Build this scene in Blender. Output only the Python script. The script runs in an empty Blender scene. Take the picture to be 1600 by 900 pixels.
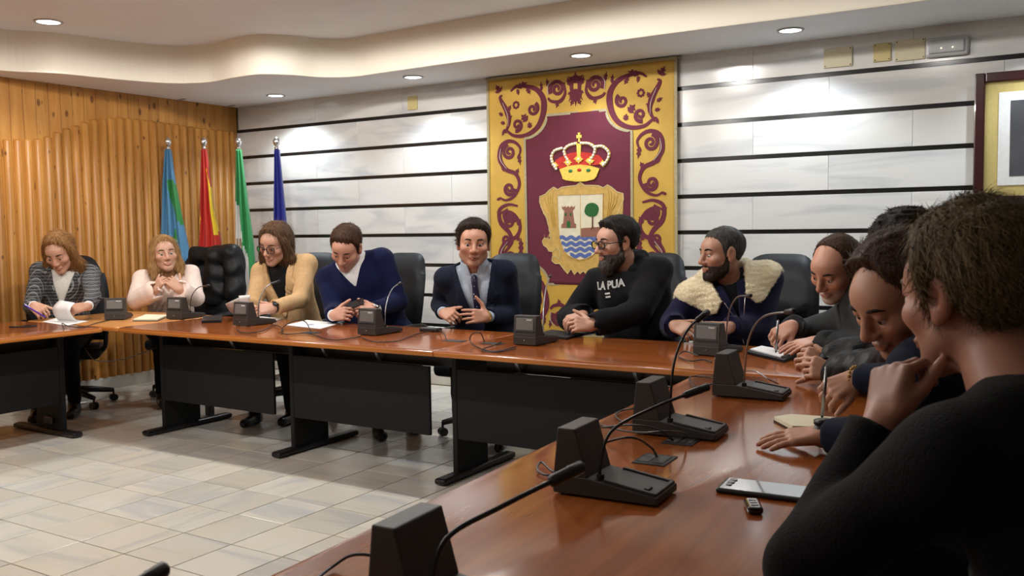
import bpy, bmesh, math, random
import numpy as np
from mathutils import Vector, Matrix
from mathutils.bvhtree import BVHTree
random.seed(7); rng = np.random.default_rng(7)
scn = bpy.context.scene
COL = scn.collection
PI = math.pi
# ------------------------------------------------------------------ camera
CAM_H = 1.3685; YAW = -0.5578; PITCH = 0.0655; ROLL = -0.0143; FPX = 1439.8
def cam_axes():
    f = np.array([math.sin(YAW)*math.cos(PITCH), math.cos(YAW)*math.cos(PITCH), -math.sin(PITCH)])
    rt = np.array([math.cos(YAW), -math.sin(YAW), 0.0]); up = np.cross(rt, f)
    c, s = math.cos(ROLL), math.sin(ROLL)
    return c*rt+s*up, -s*rt+c*up, f
RT, UP, FW = cam_axes()
cd = bpy.data.cameras.new('camera'); cam = bpy.data.objects.new('camera', cd); COL.objects.link(cam)
M = Matrix(((RT[0], UP[0], -FW[0], 0), (RT[1], UP[1], -FW[1], 0), (RT[2], UP[2], -FW[2], CAM_H), (0, 0, 0, 1)))
cam.matrix_world = M
cd.sensor_width = 36.0; cd.lens = FPX/1600*36.0; cd.clip_start = 0.05
cd.dof.use_dof = True; cd.dof.focus_distance = 5.0; cd.dof.aperture_fstop = 9.0
scn.camera = cam
# surveyed positions: a photo measurement turned into metres (plane or distance known)
def ray(u, v): return FW + RT*((u-800)/FPX) + UP*((450-v)/FPX)
def on(u, v, axis, val):
    d = ray(u, v); o = np.array([0, 0, CAM_H]); return o + d*((val-o[axis])/d[axis])
def far(u, v, t): return np.array([0, 0, CAM_H]) + ray(u, v)*t
# ------------------------------------------------------------------ world, exposure, lamps
w = bpy.data.worlds.new('world'); scn.world = w; w.use_nodes = True
w.node_tree.nodes['Background'].inputs[0].default_value = (0.9, 0.93, 1, 1)
w.node_tree.nodes['Background'].inputs[1].default_value = 0.05
scn.view_settings.view_transform = 'Standard'; scn.view_settings.look = 'None'
scn.view_settings.gamma = 1.0; scn.view_settings.use_curve_mapping = False
scn.view_settings.exposure = -0.2
DW = 6.483; XL = -7.279; ZS = 2.61; ZC = 2.92; TZ = 0.745; XR = 1.9; YN = -2.6
SOFFIT_LAMPS = [(-6.341, 6.12), (-4.705, 6.06), (-3.145, 6.03), (-1.645, 6.06), (-0.10, 6.06)]
MAIN_LAMPS = [(-6.479, 4.034), (-4.69, 4.1), (-2.9, 4.1), (-1.1, 4.1), (-6.4, 1.7), (-4.6, 1.7), (-2.8, 1.7), (-4.6, -0.6), (-2.6, -0.8)]
def spot(name, loc, power, size, blend, color, rad=0.05, tilt=(0, 0, 0)):
    l = bpy.data.lights.new(name, 'SPOT'); l.energy = power; l.spot_size = size; l.spot_blend = blend
    l.color = color; l.shadow_soft_size = rad
    o = bpy.data.objects.new(name, l); o.location = loc; o.rotation_euler = tilt; COL.objects.link(o); return o
for i, (x, y) in enumerate(SOFFIT_LAMPS):
    spot('soffit_spot', (x, y, ZS-0.012), 95 if i != 2 else 50, math.radians(128), 0.55, (0.80, 0.90, 1.0), 0.04)
MAIN_P = [110, 200, 195, 62, 130, 220, 72, 120, 14]
for i, (x, y) in enumerate(MAIN_LAMPS):
    spot('ceiling_spot', (x, y, ZC-0.012), MAIN_P[i], math.radians(120 if i == 0 else 179), 0.6 if i == 0 else 0.12, (1.0, 0.965, 0.925), 0.07)

# ------------------------------------------------------------------ materials
MATS = {}
def nmat(name):
    m = bpy.data.materials.new(name); m.use_nodes = True; MATS[name] = m
    return m, m.node_tree.nodes, m.node_tree.links, m.node_tree.nodes['Principled BSDF']
def plain(name, col, rough=0.5, metal=0.0, spec=0.5, noise=0.0, nscale=40, bump=0.0, bscale=200, sheen=0.0, coat=0.0, stretch=None, emit=None, estr=0, trans=0.0, rand=0.0):
    m, N, L, b = nmat(name)
    b.inputs['Base Color'].default_value = (*col, 1); b.inputs['Roughness'].default_value = rough
    b.inputs['Metallic'].default_value = metal; b.inputs['Specular IOR Level'].default_value = spec
    b.inputs['Sheen Weight'].default_value = sheen; b.inputs['Coat Weight'].default_value = coat
    b.inputs['Transmission Weight'].default_value = trans
    if emit: b.inputs['Emission Color'].default_value = (*emit, 1); b.inputs['Emission Strength'].default_value = estr
    if noise or bump or rand:
        tc = N.new('ShaderNodeTexCoord'); mp = N.new('ShaderNodeMapping')
        L.new(tc.outputs['Object'], mp.inputs[0])
        if stretch: mp.inputs['Scale'].default_value = stretch
    src = None
    if noise:
        n = N.new('ShaderNodeTexNoise'); n.inputs['Scale'].default_value = nscale; n.inputs['Detail'].default_value = 4
        L.new(mp.outputs[0], n.inputs['Vector'])
        r = N.new('ShaderNodeMapRange'); r.inputs[1].default_value = 0.3; r.inputs[2].default_value = 0.7
        r.inputs[3].default_value = 1-noise; r.inputs[4].default_value = 1+noise
        L.new(n.outputs[0], r.inputs[0]); src = r.outputs[0]
    if rand:
        oi = N.new('ShaderNodeObjectInfo'); r2 = N.new('ShaderNodeMapRange')
        r2.inputs[3].default_value = 1-rand; r2.inputs[4].default_value = 1+rand; L.new(oi.outputs['Random'], r2.inputs[0])
        if src is None: src = r2.outputs[0]
        else:
            mu = N.new('ShaderNodeMath'); mu.operation = 'MULTIPLY'; L.new(src, mu.inputs[0]); L.new(r2.outputs[0], mu.inputs[1]); src = mu.outputs[0]
    if src is not None:
        v = N.new('ShaderNodeVectorMath'); v.operation = 'SCALE'; v.inputs[0].default_value = col; L.new(src, v.inputs['Scale'])
        L.new(v.outputs[0], b.inputs['Base Color'])
    if bump:
        n2 = N.new('ShaderNodeTexNoise'); n2.inputs['Scale'].default_value = bscale; n2.inputs['Detail'].default_value = 3
        L.new(mp.outputs[0], n2.inputs['Vector'])
        bp = N.new('ShaderNodeBump'); bp.inputs['Strength'].default_value = bump; bp.inputs['Distance'].default_value = 0.004
        L.new(n2.outputs[0], bp.inputs['Height']); L.new(bp.outputs[0], b.inputs['Normal'])
    return m
def ramp(N, stops):
    r = N.new('ShaderNodeValToRGB'); e = r.color_ramp.elements
    e[0].position = stops[0][0]; e[0].color = (*stops[0][1], 1); e[1].position = stops[-1][0]; e[1].color = (*stops[-1][1], 1)
    for p, c in stops[1:-1]:
        k = e.new(p); k.color = (*c, 1)
    return r
def wood(name, dark, mid, light, axis, scale=1.0, rough=0.35, knots=0.0, coat=0.0, rand=0.12):
    m, N, L, b = nmat(name)
    tc = N.new('ShaderNodeTexCoord'); oi = N.new('ShaderNodeObjectInfo')
    ad = N.new('ShaderNodeVectorMath'); ad.operation = 'ADD'; sc = N.new('ShaderNodeVectorMath'); sc.operation = 'SCALE'
    cm = N.new('ShaderNodeCombineXYZ'); L.new(oi.outputs['Random'], cm.inputs[0]); L.new(oi.outputs['Random'], cm.inputs[1]); L.new(oi.outputs['Random'], cm.inputs[2])
    L.new(cm.outputs[0], sc.inputs[0]); sc.inputs['Scale'].default_value = 37.0
    L.new(tc.outputs['Object'], ad.inputs[0]); L.new(sc.outputs[0], ad.inputs[1])
    mp = N.new('ShaderNodeMapping'); s = [14*scale]*3; s[axis] = 0.9*scale; mp.inputs['Scale'].default_value = s
    L.new(ad.outputs[0], mp.inputs[0])
    n = N.new('ShaderNodeTexNoise'); n.inputs['Scale'].default_value = 1.6; n.inputs['Detail'].default_value = 7; n.inputs['Distortion'].default_value = 0.7
    L.new(mp.outputs[0], n.inputs['Vector'])
    r = ramp(N, [(0.28, dark), (0.5, mid), (0.74, light)]); L.new(n.outputs[0], r.inputs[0])
    col = r.outputs[0]
    if knots:
        mk = N.new('ShaderNodeMapping'); k3 = [11.0]*3; k3[axis] = 5.5; mk.inputs['Scale'].default_value = k3; L.new(ad.outputs[0], mk.inputs[0])
        vo = N.new('ShaderNodeTexVoronoi'); vo.inputs['Scale'].default_value = 1.0; L.new(mk.outputs[0], vo.inputs['Vector'])
        rr = ramp(N, [(0.0, (1, 1, 1)), (knots*0.75, (0.75, 0.75, 0.75)), (knots, (0, 0, 0))]); L.new(vo.outputs['Distance'], rr.inputs[0])
        mx = N.new('ShaderNodeMix'); mx.data_type = 'RGBA'; mx.inputs[7].default_value = (0.10, 0.028, 0.006, 1)
        L.new(rr.outputs[0], mx.inputs[0]); L.new(col, mx.inputs[6]); col = mx.outputs[2]
    r2 = N.new('ShaderNodeMapRange'); r2.inputs[3].default_value = 1-rand; r2.inputs[4].default_value = 1+rand; L.new(oi.outputs['Random'], r2.inputs[0])
    v = N.new('ShaderNodeVectorMath'); v.operation = 'SCALE'; L.new(col, v.inputs[0]); L.new(r2.outputs[0], v.inputs['Scale'])
    L.new(v.outputs[0], b.inputs['Base Color'])
    b.inputs['Roughness'].default_value = rough; b.inputs['Coat Weight'].default_value = coat; b.inputs['Coat Roughness'].default_value = 0.12
    return m
def marble(name, base, grey, warm, rough, rand=0.06, vein=0.5, ang=(0.3, 0.6, 0.5), warmth=0.5):
    m, N, L, b = nmat(name)
    tc = N.new('ShaderNodeTexCoord'); oi = N.new('ShaderNodeObjectInfo')
    cm = N.new('ShaderNodeCombineXYZ')
    for i in range(3): L.new(oi.outputs['Random'], cm.inputs[i])
    sc = N.new('ShaderNodeVectorMath'); sc.operation = 'SCALE'; sc.inputs['Scale'].default_value = 53.0; L.new(cm.outputs[0], sc.inputs[0])
    ad = N.new('ShaderNodeVectorMath'); ad.operation = 'ADD'; L.new(tc.outputs['Object'], ad.inputs[0]); L.new(sc.outputs[0], ad.inputs[1])
    mp = N.new('ShaderNodeMapping'); mp.inputs['Rotation'].default_value = ang; mp.inputs['Scale'].default_value = (1.1, 7.0, 7.0)
    L.new(ad.outputs[0], mp.inputs[0])
    n1 = N.new('ShaderNodeTexNoise'); n1.inputs['Scale'].default_value = 0.9; n1.inputs['Detail'].default_value = 6; n1.inputs['Distortion'].default_value = 0.9
    L.new(mp.outputs[0], n1.inputs['Vector'])
    r1 = ramp(N, [(0.36, grey), (0.5, base), (0.66, base)]); L.new(n1.outputs[0], r1.inputs[0])
    n2 = N.new('ShaderNodeTexNoise'); n2.inputs['Scale'].default_value = 1.3; n2.inputs['Detail'].default_value = 2; L.new(ad.outputs[0], n2.inputs['Vector'])
    mx = N.new('ShaderNodeMix'); mx.data_type = 'RGBA'; mx.inputs[7].default_value = (*warm, 1); L.new(r1.outputs[0], mx.inputs[6])
    rw = N.new('ShaderNodeMapRange'); rw.inputs[1].default_value = 0.4; rw.inputs[2].default_value = 0.75; rw.inputs[4].default_value = warmth; L.new(n2.outputs[0], rw.inputs[0]); L.new(rw.outputs[0], mx.inputs[0])
    r2 = N.new('ShaderNodeMapRange'); r2.inputs[3].default_value = 1-rand; r2.inputs[4].default_value = 1+rand; L.new(oi.outputs['Random'], r2.inputs[0])
    v = N.new('ShaderNodeVectorMath'); v.operation = 'SCALE'; L.new(mx.outputs[2], v.inputs[0]); L.new(r2.outputs[0], v.inputs['Scale'])
    L.new(v.outputs[0], b.inputs['Base Color']); b.inputs['Roughness'].default_value = rough
    return m
plain('plaster', (0.80, 0.81, 0.835), 0.9, noise=0.02, nscale=3)
plain('far_wall', (0.20, 0.17, 0.14), 0.8, noise=0.05, nscale=4)
plain('fascia', (0.82, 0.76, 0.64), 0.8, noise=0.02, nscale=3)
plain('grout', (0.33, 0.28, 0.17), 0.7)
marble('floor_marble', (0.66, 0.635, 0.57), (0.52, 0.525, 0.515), (0.62, 0.55, 0.40), 0.20, 0.10)
marble('wall_marble', (0.66, 0.65, 0.62), (0.50, 0.505, 0.51), (0.60, 0.565, 0.48), 0.17, 0.05, ang=(0.2, 0.75, 0.4), warmth=0.35)
plain('skirting', (0.60, 0.57, 0.5), 0.35, noise=0.06, nscale=6)
plain('black_strip', (0.010, 0.010, 0.009), 0.16, noise=0.2, nscale=12)
wood('pine', (0.36, 0.150, 0.026), (0.45, 0.205, 0.040), (0.53, 0.27, 0.066), 2, 1.0, 0.42, knots=0.21, rand=0.07)
wood('pine_rib', (0.32, 0.130, 0.024), (0.42, 0.185, 0.036), (0.50, 0.25, 0.060), 2, 1.0, 0.38, knots=0.11, rand=0.12)
wood('table_wood', (0.22, 0.052, 0.010), (0.31, 0.080, 0.015), (0.39, 0.115, 0.023), 0, 0.8, 0.17, coat=0.35, rand=0.03)
wood('table_wood_y', (0.22, 0.052, 0.010), (0.31, 0.080, 0.015), (0.39, 0.115, 0.023), 1, 0.8, 0.17, coat=0.35, rand=0.03)
wood('edge_wood', (0.42, 0.13, 0.025), (0.52, 0.175, 0.035), (0.60, 0.22, 0.05), 0, 0.8, 0.25, coat=0.3, rand=0.03)
wood('corner_wood', (0.48, 0.19, 0.05), (0.56, 0.24, 0.065), (0.62, 0.29, 0.09), 0, 0.8, 0.3, rand=0.03)
plain('charcoal', (0.0085, 0.0088, 0.0092), 0.6, spec=0.3, bump=0.15, bscale=500)
plain('black_metal', (0.008, 0.008, 0.009), 0.38)
plain('black_plastic', (0.012, 0.012, 0.013), 0.42)
plain('leather', (0.009, 0.010, 0.012), 0.5, spec=0.2, bump=0.25, bscale=180)
plain('chrome', (0.75, 0.76, 0.78), 0.18, 1.0)
plain('grey_metal', (0.33, 0.33, 0.34), 0.35, 1.0)
plain('station', (0.038, 0.033, 0.029), 0.5, bump=0.15, bscale=900)
plain('station_tray', (0.040, 0.038, 0.036), 0.45)
plain('grille', (0.16, 0.155, 0.145), 0.5, noise=0.25, nscale=900)
plain('white_print', (0.75, 0.75, 0.73), 0.6)
plain('paper', (0.80, 0.80, 0.79), 0.7)
plain('cream_paper', (0.78, 0.72, 0.52), 0.7)
plain('lamp_lens', (0.9, 0.9, 0.9), 0.5, emit=(0.93, 0.97, 1.0), estr=9)
plain('lamp_lens_warm', (0.9, 0.9, 0.9), 0.5, emit=(1.0, 0.97, 0.9), estr=9)
plain('dim_bulb', (0.9, 0.85, 0.7), 0.4, emit=(1.0, 0.85, 0.6), estr=1.2)
plain('lamp_ring', (0.42, 0.42, 0.42), 0.35, 0.6)
plain('plate_cream', (0.60, 0.54, 0.36), 0.5)
plain('plate_gold', (0.56, 0.46, 0.20), 0.5)
plain('frame_wood', (0.035, 0.007, 0.007), 0.25, coat=0.4, noise=0.2, nscale=20)
plain('mat_gold', (0.46, 0.36, 0.12), 0.6, noise=0.05)
plain('photo_dark', (0.05, 0.05, 0.055), 0.5, noise=0.3, nscale=6)
plain('photo_grey', (0.25, 0.25, 0.25), 0.5, noise=0.3, nscale=6)
plain('photo_skin', (0.30, 0.27, 0.25), 0.5)
plain('fitting_grey', (0.50, 0.50, 0.50), 0.35)
plain('clear_lens', (0.50, 0.50, 0.50), 0.35, spec=0.3, trans=0.3)
plain('gold_cloth', (0.52, 0.31, 0.036), 0.62, noise=0.07, nscale=9, bump=0.2, bscale=600, sheen=0.1)
plain('gold_dark', (0.52, 0.32, 0.075), 0.65, noise=0.12, nscale=30, bump=0.2, bscale=400)
plain('maroon_cloth', (0.115, 0.010, 0.026), 0.8, noise=0.08, nscale=12, bump=0.2, bscale=700)
plain('silver_trim', (0.34, 0.29, 0.16), 0.55, noise=0.2, nscale=90)
plain('silver_line', (0.50, 0.42, 0.36), 0.5)
plain('gold_thread', (0.78, 0.54, 0.07), 0.45, noise=0.15, nscale=80)
plain('crown_red', (0.50, 0.022, 0.012), 0.7, noise=0.15, nscale=40)
plain('pearl', (0.85, 0.80, 0.68), 0.3)
plain('emerald', (0.02, 0.16, 0.04), 0.4)
plain('shield_white', (0.66, 0.60, 0.43), 0.75, noise=0.06, nscale=20)
plain('shield_brown', (0.26, 0.105, 0.065), 0.8, noise=0.08, nscale=40)
plain('shield_blue', (0.075, 0.12, 0.32), 0.75)
plain('shield_green', (0.012, 0.10, 0.018), 0.8, noise=0.15, nscale=60)
plain('trunk_brown', (0.12, 0.04, 0.02), 0.8)
for nm, c in dict(flag_sky=(0.065, 0.21, 0.37), flag_green=(0.018, 0.20, 0.04), flag_red=(0.50, 0.018, 0.010), flag_yellow=(0.80, 0.55, 0.015), flag_andal=(0.02, 0.25, 0.065), flag_white=(0.66, 0.65, 0.62), flag_eu=(0.008, 0.014, 0.26), flag_crest=(0.28, 0.16, 0.06)).items():
    plain(nm, c, 0.55, noise=0.06, nscale=30, sheen=0.1)

# ------------------------------------------------------------------ mesh helpers
def link(name, me, mat, parent=None, smooth=False):
    if smooth: me.polygons.foreach_set('use_smooth', [True]*len(me.polygons))
    o = bpy.data.objects.new(name, me); COL.objects.link(o)
    mats = mat if isinstance(mat, (list, tuple)) else [mat]
    if not me.materials:
        for x in mats: me.materials.append(MATS[x] if isinstance(x, str) else x)
    if parent is not None: o.parent = parent
    return o
def empty(name, loc=(0, 0, 0), rz=0.0, label=None, cat=None, group=None, kind=None):
    o = bpy.data.objects.new(name, None); COL.objects.link(o); o.location = loc; o.rotation_euler = (0, 0, rz); o.empty_display_size = 0.1
    tag(o, label, cat, group, kind); return o
def tag(o, label=None, cat=None, group=None, kind=None):
    if label: o['label'] = label
    if cat: o['category'] = cat
    if group: o['group'] = group
    if kind: o['kind'] = kind
    return o
def raw(verts, faces, name='m'):
    me = bpy.data.meshes.new(name); me.from_pydata([tuple(map(float, v)) for v in verts], [], faces); me.update(); return me
class MB:
    def __init__(s): s.bm = bmesh.new()
    def box(s, c, d, bev=0.0, rot=None, seg=1):
        g = bmesh.ops.create_cube(s.bm, size=1.0); vs = g['verts']
        bmesh.ops.scale(s.bm, vec=d, verts=vs)
        if bev:
            es = list({e for v in vs for e in v.link_edges})
            r = bmesh.ops.bevel(s.bm, geom=es, offset=bev, segments=seg, affect='EDGES', profile=0.5); vs = list({v for f in r['faces'] for v in f.verts} | set(v for v in vs if v.is_valid))
        if rot is not None: bmesh.ops.rotate(s.bm, cent=(0, 0, 0), matrix=rot, verts=vs)
        bmesh.ops.translate(s.bm, vec=c, verts=vs); return s
    def tube(s, pts, r, n=8, caps=True):
        pts = [Vector(p) for p in pts]; rs = r if isinstance(r, (list, tuple)) else [r]*len(pts)
        rings = []; prev = None
        for i, p in enumerate(pts):
            t = (pts[min(i+1, len(pts)-1)] - pts[max(i-1, 0)]).normalized()
            if prev is None:
                a = Vector((0, 0, 1)) if abs(t.z) < 0.9 else Vector((1, 0, 0)); x = t.cross(a).normalized()
            else: x = (prev - t*prev.dot(t)).normalized()
            prev = x; y = t.cross(x)
            rings.append([s.bm.verts.new(p + (x*math.cos(2*PI*k/n) + y*math.sin(2*PI*k/n))*rs[i]) for k in range(n)])
        for a, b in zip(rings, rings[1:]):
            for k in range(n): s.bm.faces.new((a[k], a[(k+1) % n], b[(k+1) % n], b[k]))
        if caps:
            s.bm.faces.new(rings[0][::-1]); s.bm.faces.new(rings[-1])
        return s
    def lathe(s, prof, c=(0, 0, 0), n=24):
        rings = []
        for r, z in prof: rings.append([s.bm.verts.new((c[0]+r*math.cos(2*PI*k/n), c[1]+r*math.sin(2*PI*k/n), c[2]+z)) for k in range(n)])
        for a, b in zip(rings, rings[1:]):
            for k in range(n): s.bm.faces.new((a[k], a[(k+1) % n], b[(k+1) % n], b[k]))
        s.bm.faces.new(rings[0][::-1]); s.bm.faces.new(rings[-1]); return s
    def ball(s, c, r, u=10, v=7, sc=(1, 1, 1)):
        g = bmesh.ops.create_uvsphere(s.bm, u_segments=u, v_segments=v, radius=r); bmesh.ops.scale(s.bm, vec=sc, verts=g['verts']); bmesh.ops.translate(s.bm, vec=c, verts=g['verts']); return s
    def prism(s, poly, z0, z1, f=lambda x, y, z: (x, y, z), bev=0.0):
        # poly in (x,y), extruded z0..z1, mapped through f
        a = [s.bm.verts.new(f(x, y, z0)) for x, y in poly]; b = [s.bm.verts.new(f(x, y, z1)) for x, y in poly]; n = len(poly)
        s.bm.faces.new(a[::-1]); s.bm.faces.new(b)
        for k in range(n): s.bm.faces.new((a[k], a[(k+1) % n], b[(k+1) % n], b[k]))
        return s
    def mesh(s, name='m'):
        bmesh.ops.recalc_face_normals(s.bm, faces=s.bm.faces[:]); me = bpy.data.meshes.new(name); s.bm.to_mesh(me); s.bm.free(); return me
    def build(s, name, mat, parent=None, smooth=False): return link(name, s.mesh(name), mat, parent, smooth)
def autosmooth(o, ang=40):
    me = o.data; me.polygons.foreach_set('use_smooth', [True]*len(me.polygons))
    try: me.set_sharp_from_angle(angle=math.radians(ang))
    except Exception: pass
    return o
def curve(pts, n=10):
    # Catmull-Rom through points
    P = [np.array(p, float) for p in pts]; P = [2*P[0]-P[1]] + P + [2*P[-1]-P[-2]]; out = []
    for i in range(1, len(P)-2):
        for k in range(n):
            t = k/n; a, b, c, d = P[i-1:i+3]
            out.append(0.5*((2*b)+(c-a)*t+(2*a-5*b+4*c-d)*t*t+(3*b-a-3*c+d)*t**3))
    out.append(P[-2]); return out
def copytree(o, parent=None):
    c = o.copy(); COL.objects.link(c); c.parent = parent
    for ch in o.children: copytree(ch, c)
    return c
def text_mesh(s, size, extrude=0.0008, bold=0.0):
    cu = bpy.data.curves.new('t', 'FONT'); cu.body = s; cu.size = size; cu.extrude = extrude; cu.align_x = 'CENTER'; cu.align_y = 'CENTER'; cu.offset = bold
    o = bpy.data.objects.new('t', cu); COL.objects.link(o)
    dg = bpy.context.evaluated_depsgraph_get(); me = bpy.data.meshes.new_from_object(o.evaluated_get(dg))
    bpy.data.objects.remove(o); bpy.data.curves.remove(cu); return me
# ================================================================== THE ROOM
def struct(name, mb, mat, label=None): return tag(mb.build(name, mat), label, None, None, 'structure')
floor = struct('floor', MB().box(((XL+XR)/2, (YN+DW)/2, -0.055), (XR-XL+0.4, DW-YN+0.4, 0.10)), 'grout', 'polished cream and grey marble tile floor')
TP = 0.311; FO = (-3.772, 3.007); FA = -0.0
tm = MB().box((0, 0, -0.004), (TP-0.007, TP-0.007, 0.012), 0.0012).mesh('tile'); tm.materials.append(MATS['floor_marble'])
cells = []
for i in range(-12, 20):
    for j in range(-20, 13):
        cx, cy = FO[0]+(i+0.5)*TP, FO[1]+(j+0.5)*TP
        if XL-0.1 < cx < XR and YN < cy < DW:
            d = np.array([cx, cy, -CAM_H]); z = d@FW
            vis = False
            if z > 0.3:
                u, v = 800+FPX*(d@RT)/z, 450-FPX*(d@UP)/z
                vis = -60 < u < 760 and v < 960 and cx < -1.35 and not (u > 720 and v < 700)
            cells.append((not vis, math.hypot(cx, cy), cx, cy))
cells.sort()
for k, (nv, _, cx, cy) in enumerate(cells[:298]):
    o = bpy.data.objects.new('tile', tm); COL.objects.link(o); o.parent = floor; o.location = (cx, cy, 0)
    o.rotation_euler = (0, 0, random.choice((0, PI)) + random.choice((0, 0, 0, PI/2)))
rest = MB()
for nv, _, cx, cy in cells[298:]: rest.box((cx, cy, -0.004), (TP-0.005, TP-0.005, 0.012))
tag(rest.build('tile_field', 'floor_marble', floor), kind='stuff')
# ---- back wall: marble slabs between black strips
wall_back = struct('wall_back', MB().box(((XL+XR)/2, DW+0.085, 1.5), (XR-XL+0.3, 0.13, 3.0)), 'grout', 'marble panelled back wall with black horizontal strips')
Z0, PZ, SH = 2.369, 0.2638, 0.030
rows = []
zt = ZS+0.02
for k in range(0, 9):
    zc = Z0-k*PZ; rows.append((zt, zc+SH/2)); zt = zc-SH/2
rows.append((zt, 0.0))
SL = 1.047
for k, (z1, z0) in enumerate(rows):
    x = (-2.02 if k % 2 == 0 else -1.50) - 6*SL
    while x < XR:
        a, b = max(x, XL), min(x+SL, XR); x += SL
        if b-a < 0.05: continue
        MB().box((0, 0.0, 0), (b-a-0.0016, 0.024, z1-z0-0.001), 0.0012).build('marble_slab', 'wall_marble', wall_back).location = ((a+b)/2, DW+0.012, (z0+z1)/2)
    if k < 9:
        x = XL - 0.3*(k % 3)
        while x < XR:
            a, b = max(x, XL), min(x+1.55, XR); x += 1.55
            if b-a > 0.02: MB().box((0, 0, 0), (b-a-0.001, 0.02, SH-0.002)).build('black_strip', 'black_strip', wall_back).location = ((a+b)/2, DW+0.0150, z0-SH/2)
# ---- left wall: pine boards with half-round ribs, wavy top
wall_left = struct('wall_left', MB().box((XL-0.085, (YN+DW)/2, 1.5), (0.13, DW-YN, 3.0)), 'pine', 'pine clad side wall with half round ribs ending in a wave')
WV = [(-2.6, 2.3), (0.5, 2.36), (2.2, 2.38), (3.2, 2.16), (4.07, 2.104), (4.436, 2.136), (4.607, 2.222), (4.905, 2.339), (5.155, 2.378), (5.552, 2.374), (6.06, 2.352), (6.5, 2.36)]
def wavez(y): return float(np.interp(y, [p[0] for p in WV], [p[1] for p in WV]))
y = 3.0
while y < DW-0.01:
    b = min(y+0.107, DW)
    MB().box((0, 0, 0), (0.02, b-y-0.0025, ZS-0.11), 0.0015).build('pine_board', 'pine', wall_left).location = (XL-0.010, (y+b)/2, 0.11+(ZS-0.11)/2); y += 0.107
rb = MB(); y = YN
while y < 3.0: rb.box((XL-0.01, y+0.0535, 1.36), (0.02, 0.104, 2.5)); y += 0.107
tag(rb.build('board_field', 'pine', wall_left), kind='stuff')
RP = 0.0845
def rib(mb, y, z1, n=7):
    prof = [(0.0+0.032*math.sin(PI*k/(n-1)), -0.036*math.cos(PI*k/(n-1))) for k in range(n)]
    lo = [mb.bm.verts.new((px, y+py, 0.11)) for px, py in prof]; hi = [mb.bm.verts.new((px, y+py, z1)) for px, py in prof]
    tp = [mb.bm.verts.new((px*0.5, y+py*0.75, z1+0.012)) for px, py in prof]
    for A, B in ((lo, hi), (hi, tp)):
        for k in range(n-1): mb.bm.faces.new((A[k], A[k+1], B[k+1], B[k]))
    mb.bm.faces.new(tp); mb.bm.faces.new(lo[::-1])
y = 3.04
while y < DW-0.04:
    m = MB(); rib(m, 0, wavez(y)); o = m.build('rib', 'pine_rib', wall_left); autosmooth(o, 50); o.location = (XL, y, 0); y += RP
m = MB(); y = YN+0.05
while y < 3.0: rib(m, y, wavez(y)); y += RP
o = m.build('rib_field', 'pine_rib', wall_left); o.location = (XL, 0, 0); tag(o, kind='stuff')
# skirtings
def skirt(name, c, d): struct(name, MB().box(c, d, 0.002), 'skirting', 'pale marble skirting board')
skirt('baseboard_left', (XL+0.005, (YN+DW)/2, 0.055), (0.03, DW-YN, 0.11)); skirt('baseboard_back', ((XL+XR)/2, DW-0.009, 0.05), (XR-XL, 0.018, 0.10))
struct('wall_right', MB().box((XR+0.06, (YN+DW)/2, 1.5), (0.12, DW-YN+0.3, 3.0)), 'far_wall', 'plain dark wall')
struct('wall_front', MB().box(((XL+XR)/2, YN-0.06, 1.5), (XR-XL+0.3, 0.12, 3.0)), 'far_wall', 'plain dark wall behind the viewer')
ceiling = struct('ceiling', MB().box(((XL+XR)/2, (YN+DW)/2, ZC+0.05), (XR-XL+0.3, DW-YN+0.3, 0.10)), 'plaster', 'flat grey white plaster ceiling')
FC = [(-6.2, YN), (-6.45, -1.0), (-6.75, 0.4), (-6.5, 1.6), (-6.55, 2.6), (-6.93, 3.4), (-7.0, 3.957), (-6.79, 4.302), (-6.66, 4.797), (-6.50, 5.12), (-6.22, 5.26), (-5.88, 5.225), (-5.60, 5.235), (-5.43, 5.39), (-5.31, 5.63), (-5.09, 5.765), (-4.75, 5.755), (-4.1, 5.73), (-3.53, 5.715), (-2.25, 5.70), (-1.25, 5.72), (0.3, 5.72), (XR, 5.72)]
fc = [tuple(p) for p in curve([(a, b, 0) for a, b in FC], 8)]
m = MB(); n = len(fc)
poly = [(p[0], p[1]) for p in fc] + [(XR, DW+0.02), (XL-0.02, DW+0.02), (XL-0.02, YN)]
m.prism(poly, ZS, ZC+0.01)
me = m.mesh(); me.materials.append(MATS['plaster']); me.materials.append(MATS['fascia'])
for p in me.polygons:
    if abs(p.normal.z) < 0.5: p.material_index = 1
sof = link('soffit', me, 'plaster', ceiling)
tag(sof, 'lower ceiling band with wavy cream fascia')
lip = MB(); 
lip.tube([(p[0], p[1], ZS+0.004) for p in fc], 0.007, 6); lip.build('fascia_edge', 'fascia', ceiling, True)
# air slots by the corner
for a, b in (((272, 157.5), (288, 154)), ((350, 167), (366, 164))):
    A, B = on(*a, 2, ZS), on(*b, 2, ZS); c = (A+B)/2; L_ = np.linalg.norm(B-A)
    o = MB().box((0, 0, -0.003), (L_, 0.025, 0.008)).build('air_vent', 'lamp_ring'); o.location = c; o.rotation_euler = (0, 0, math.atan2(B[1]-A[1], B[0]-A[0]))
    tag(o, 'narrow grey ceiling air slot ' + ('touching the corner of marble and pine' if a[0] > 300 else 'above the pine wall, away from the corner'), 'vent')
def downlight(x, y, z, lens, label, r=0.085):
    e = empty('downlight', (x, y, z), 0, label, 'light', 'recessed downlights')
    MB().lathe([(r, 0.004), (r, -0.006), (r*0.93, -0.010), (r*0.80, -0.008), (r*0.80, 0.003)], n=28).build('ring', 'lamp_ring', e, True)
    MB().lathe([(r*0.80, 0.002), (r*0.80, -0.005), (r*0.5, -0.008)], n=28).build('lens', lens, e)
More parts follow.
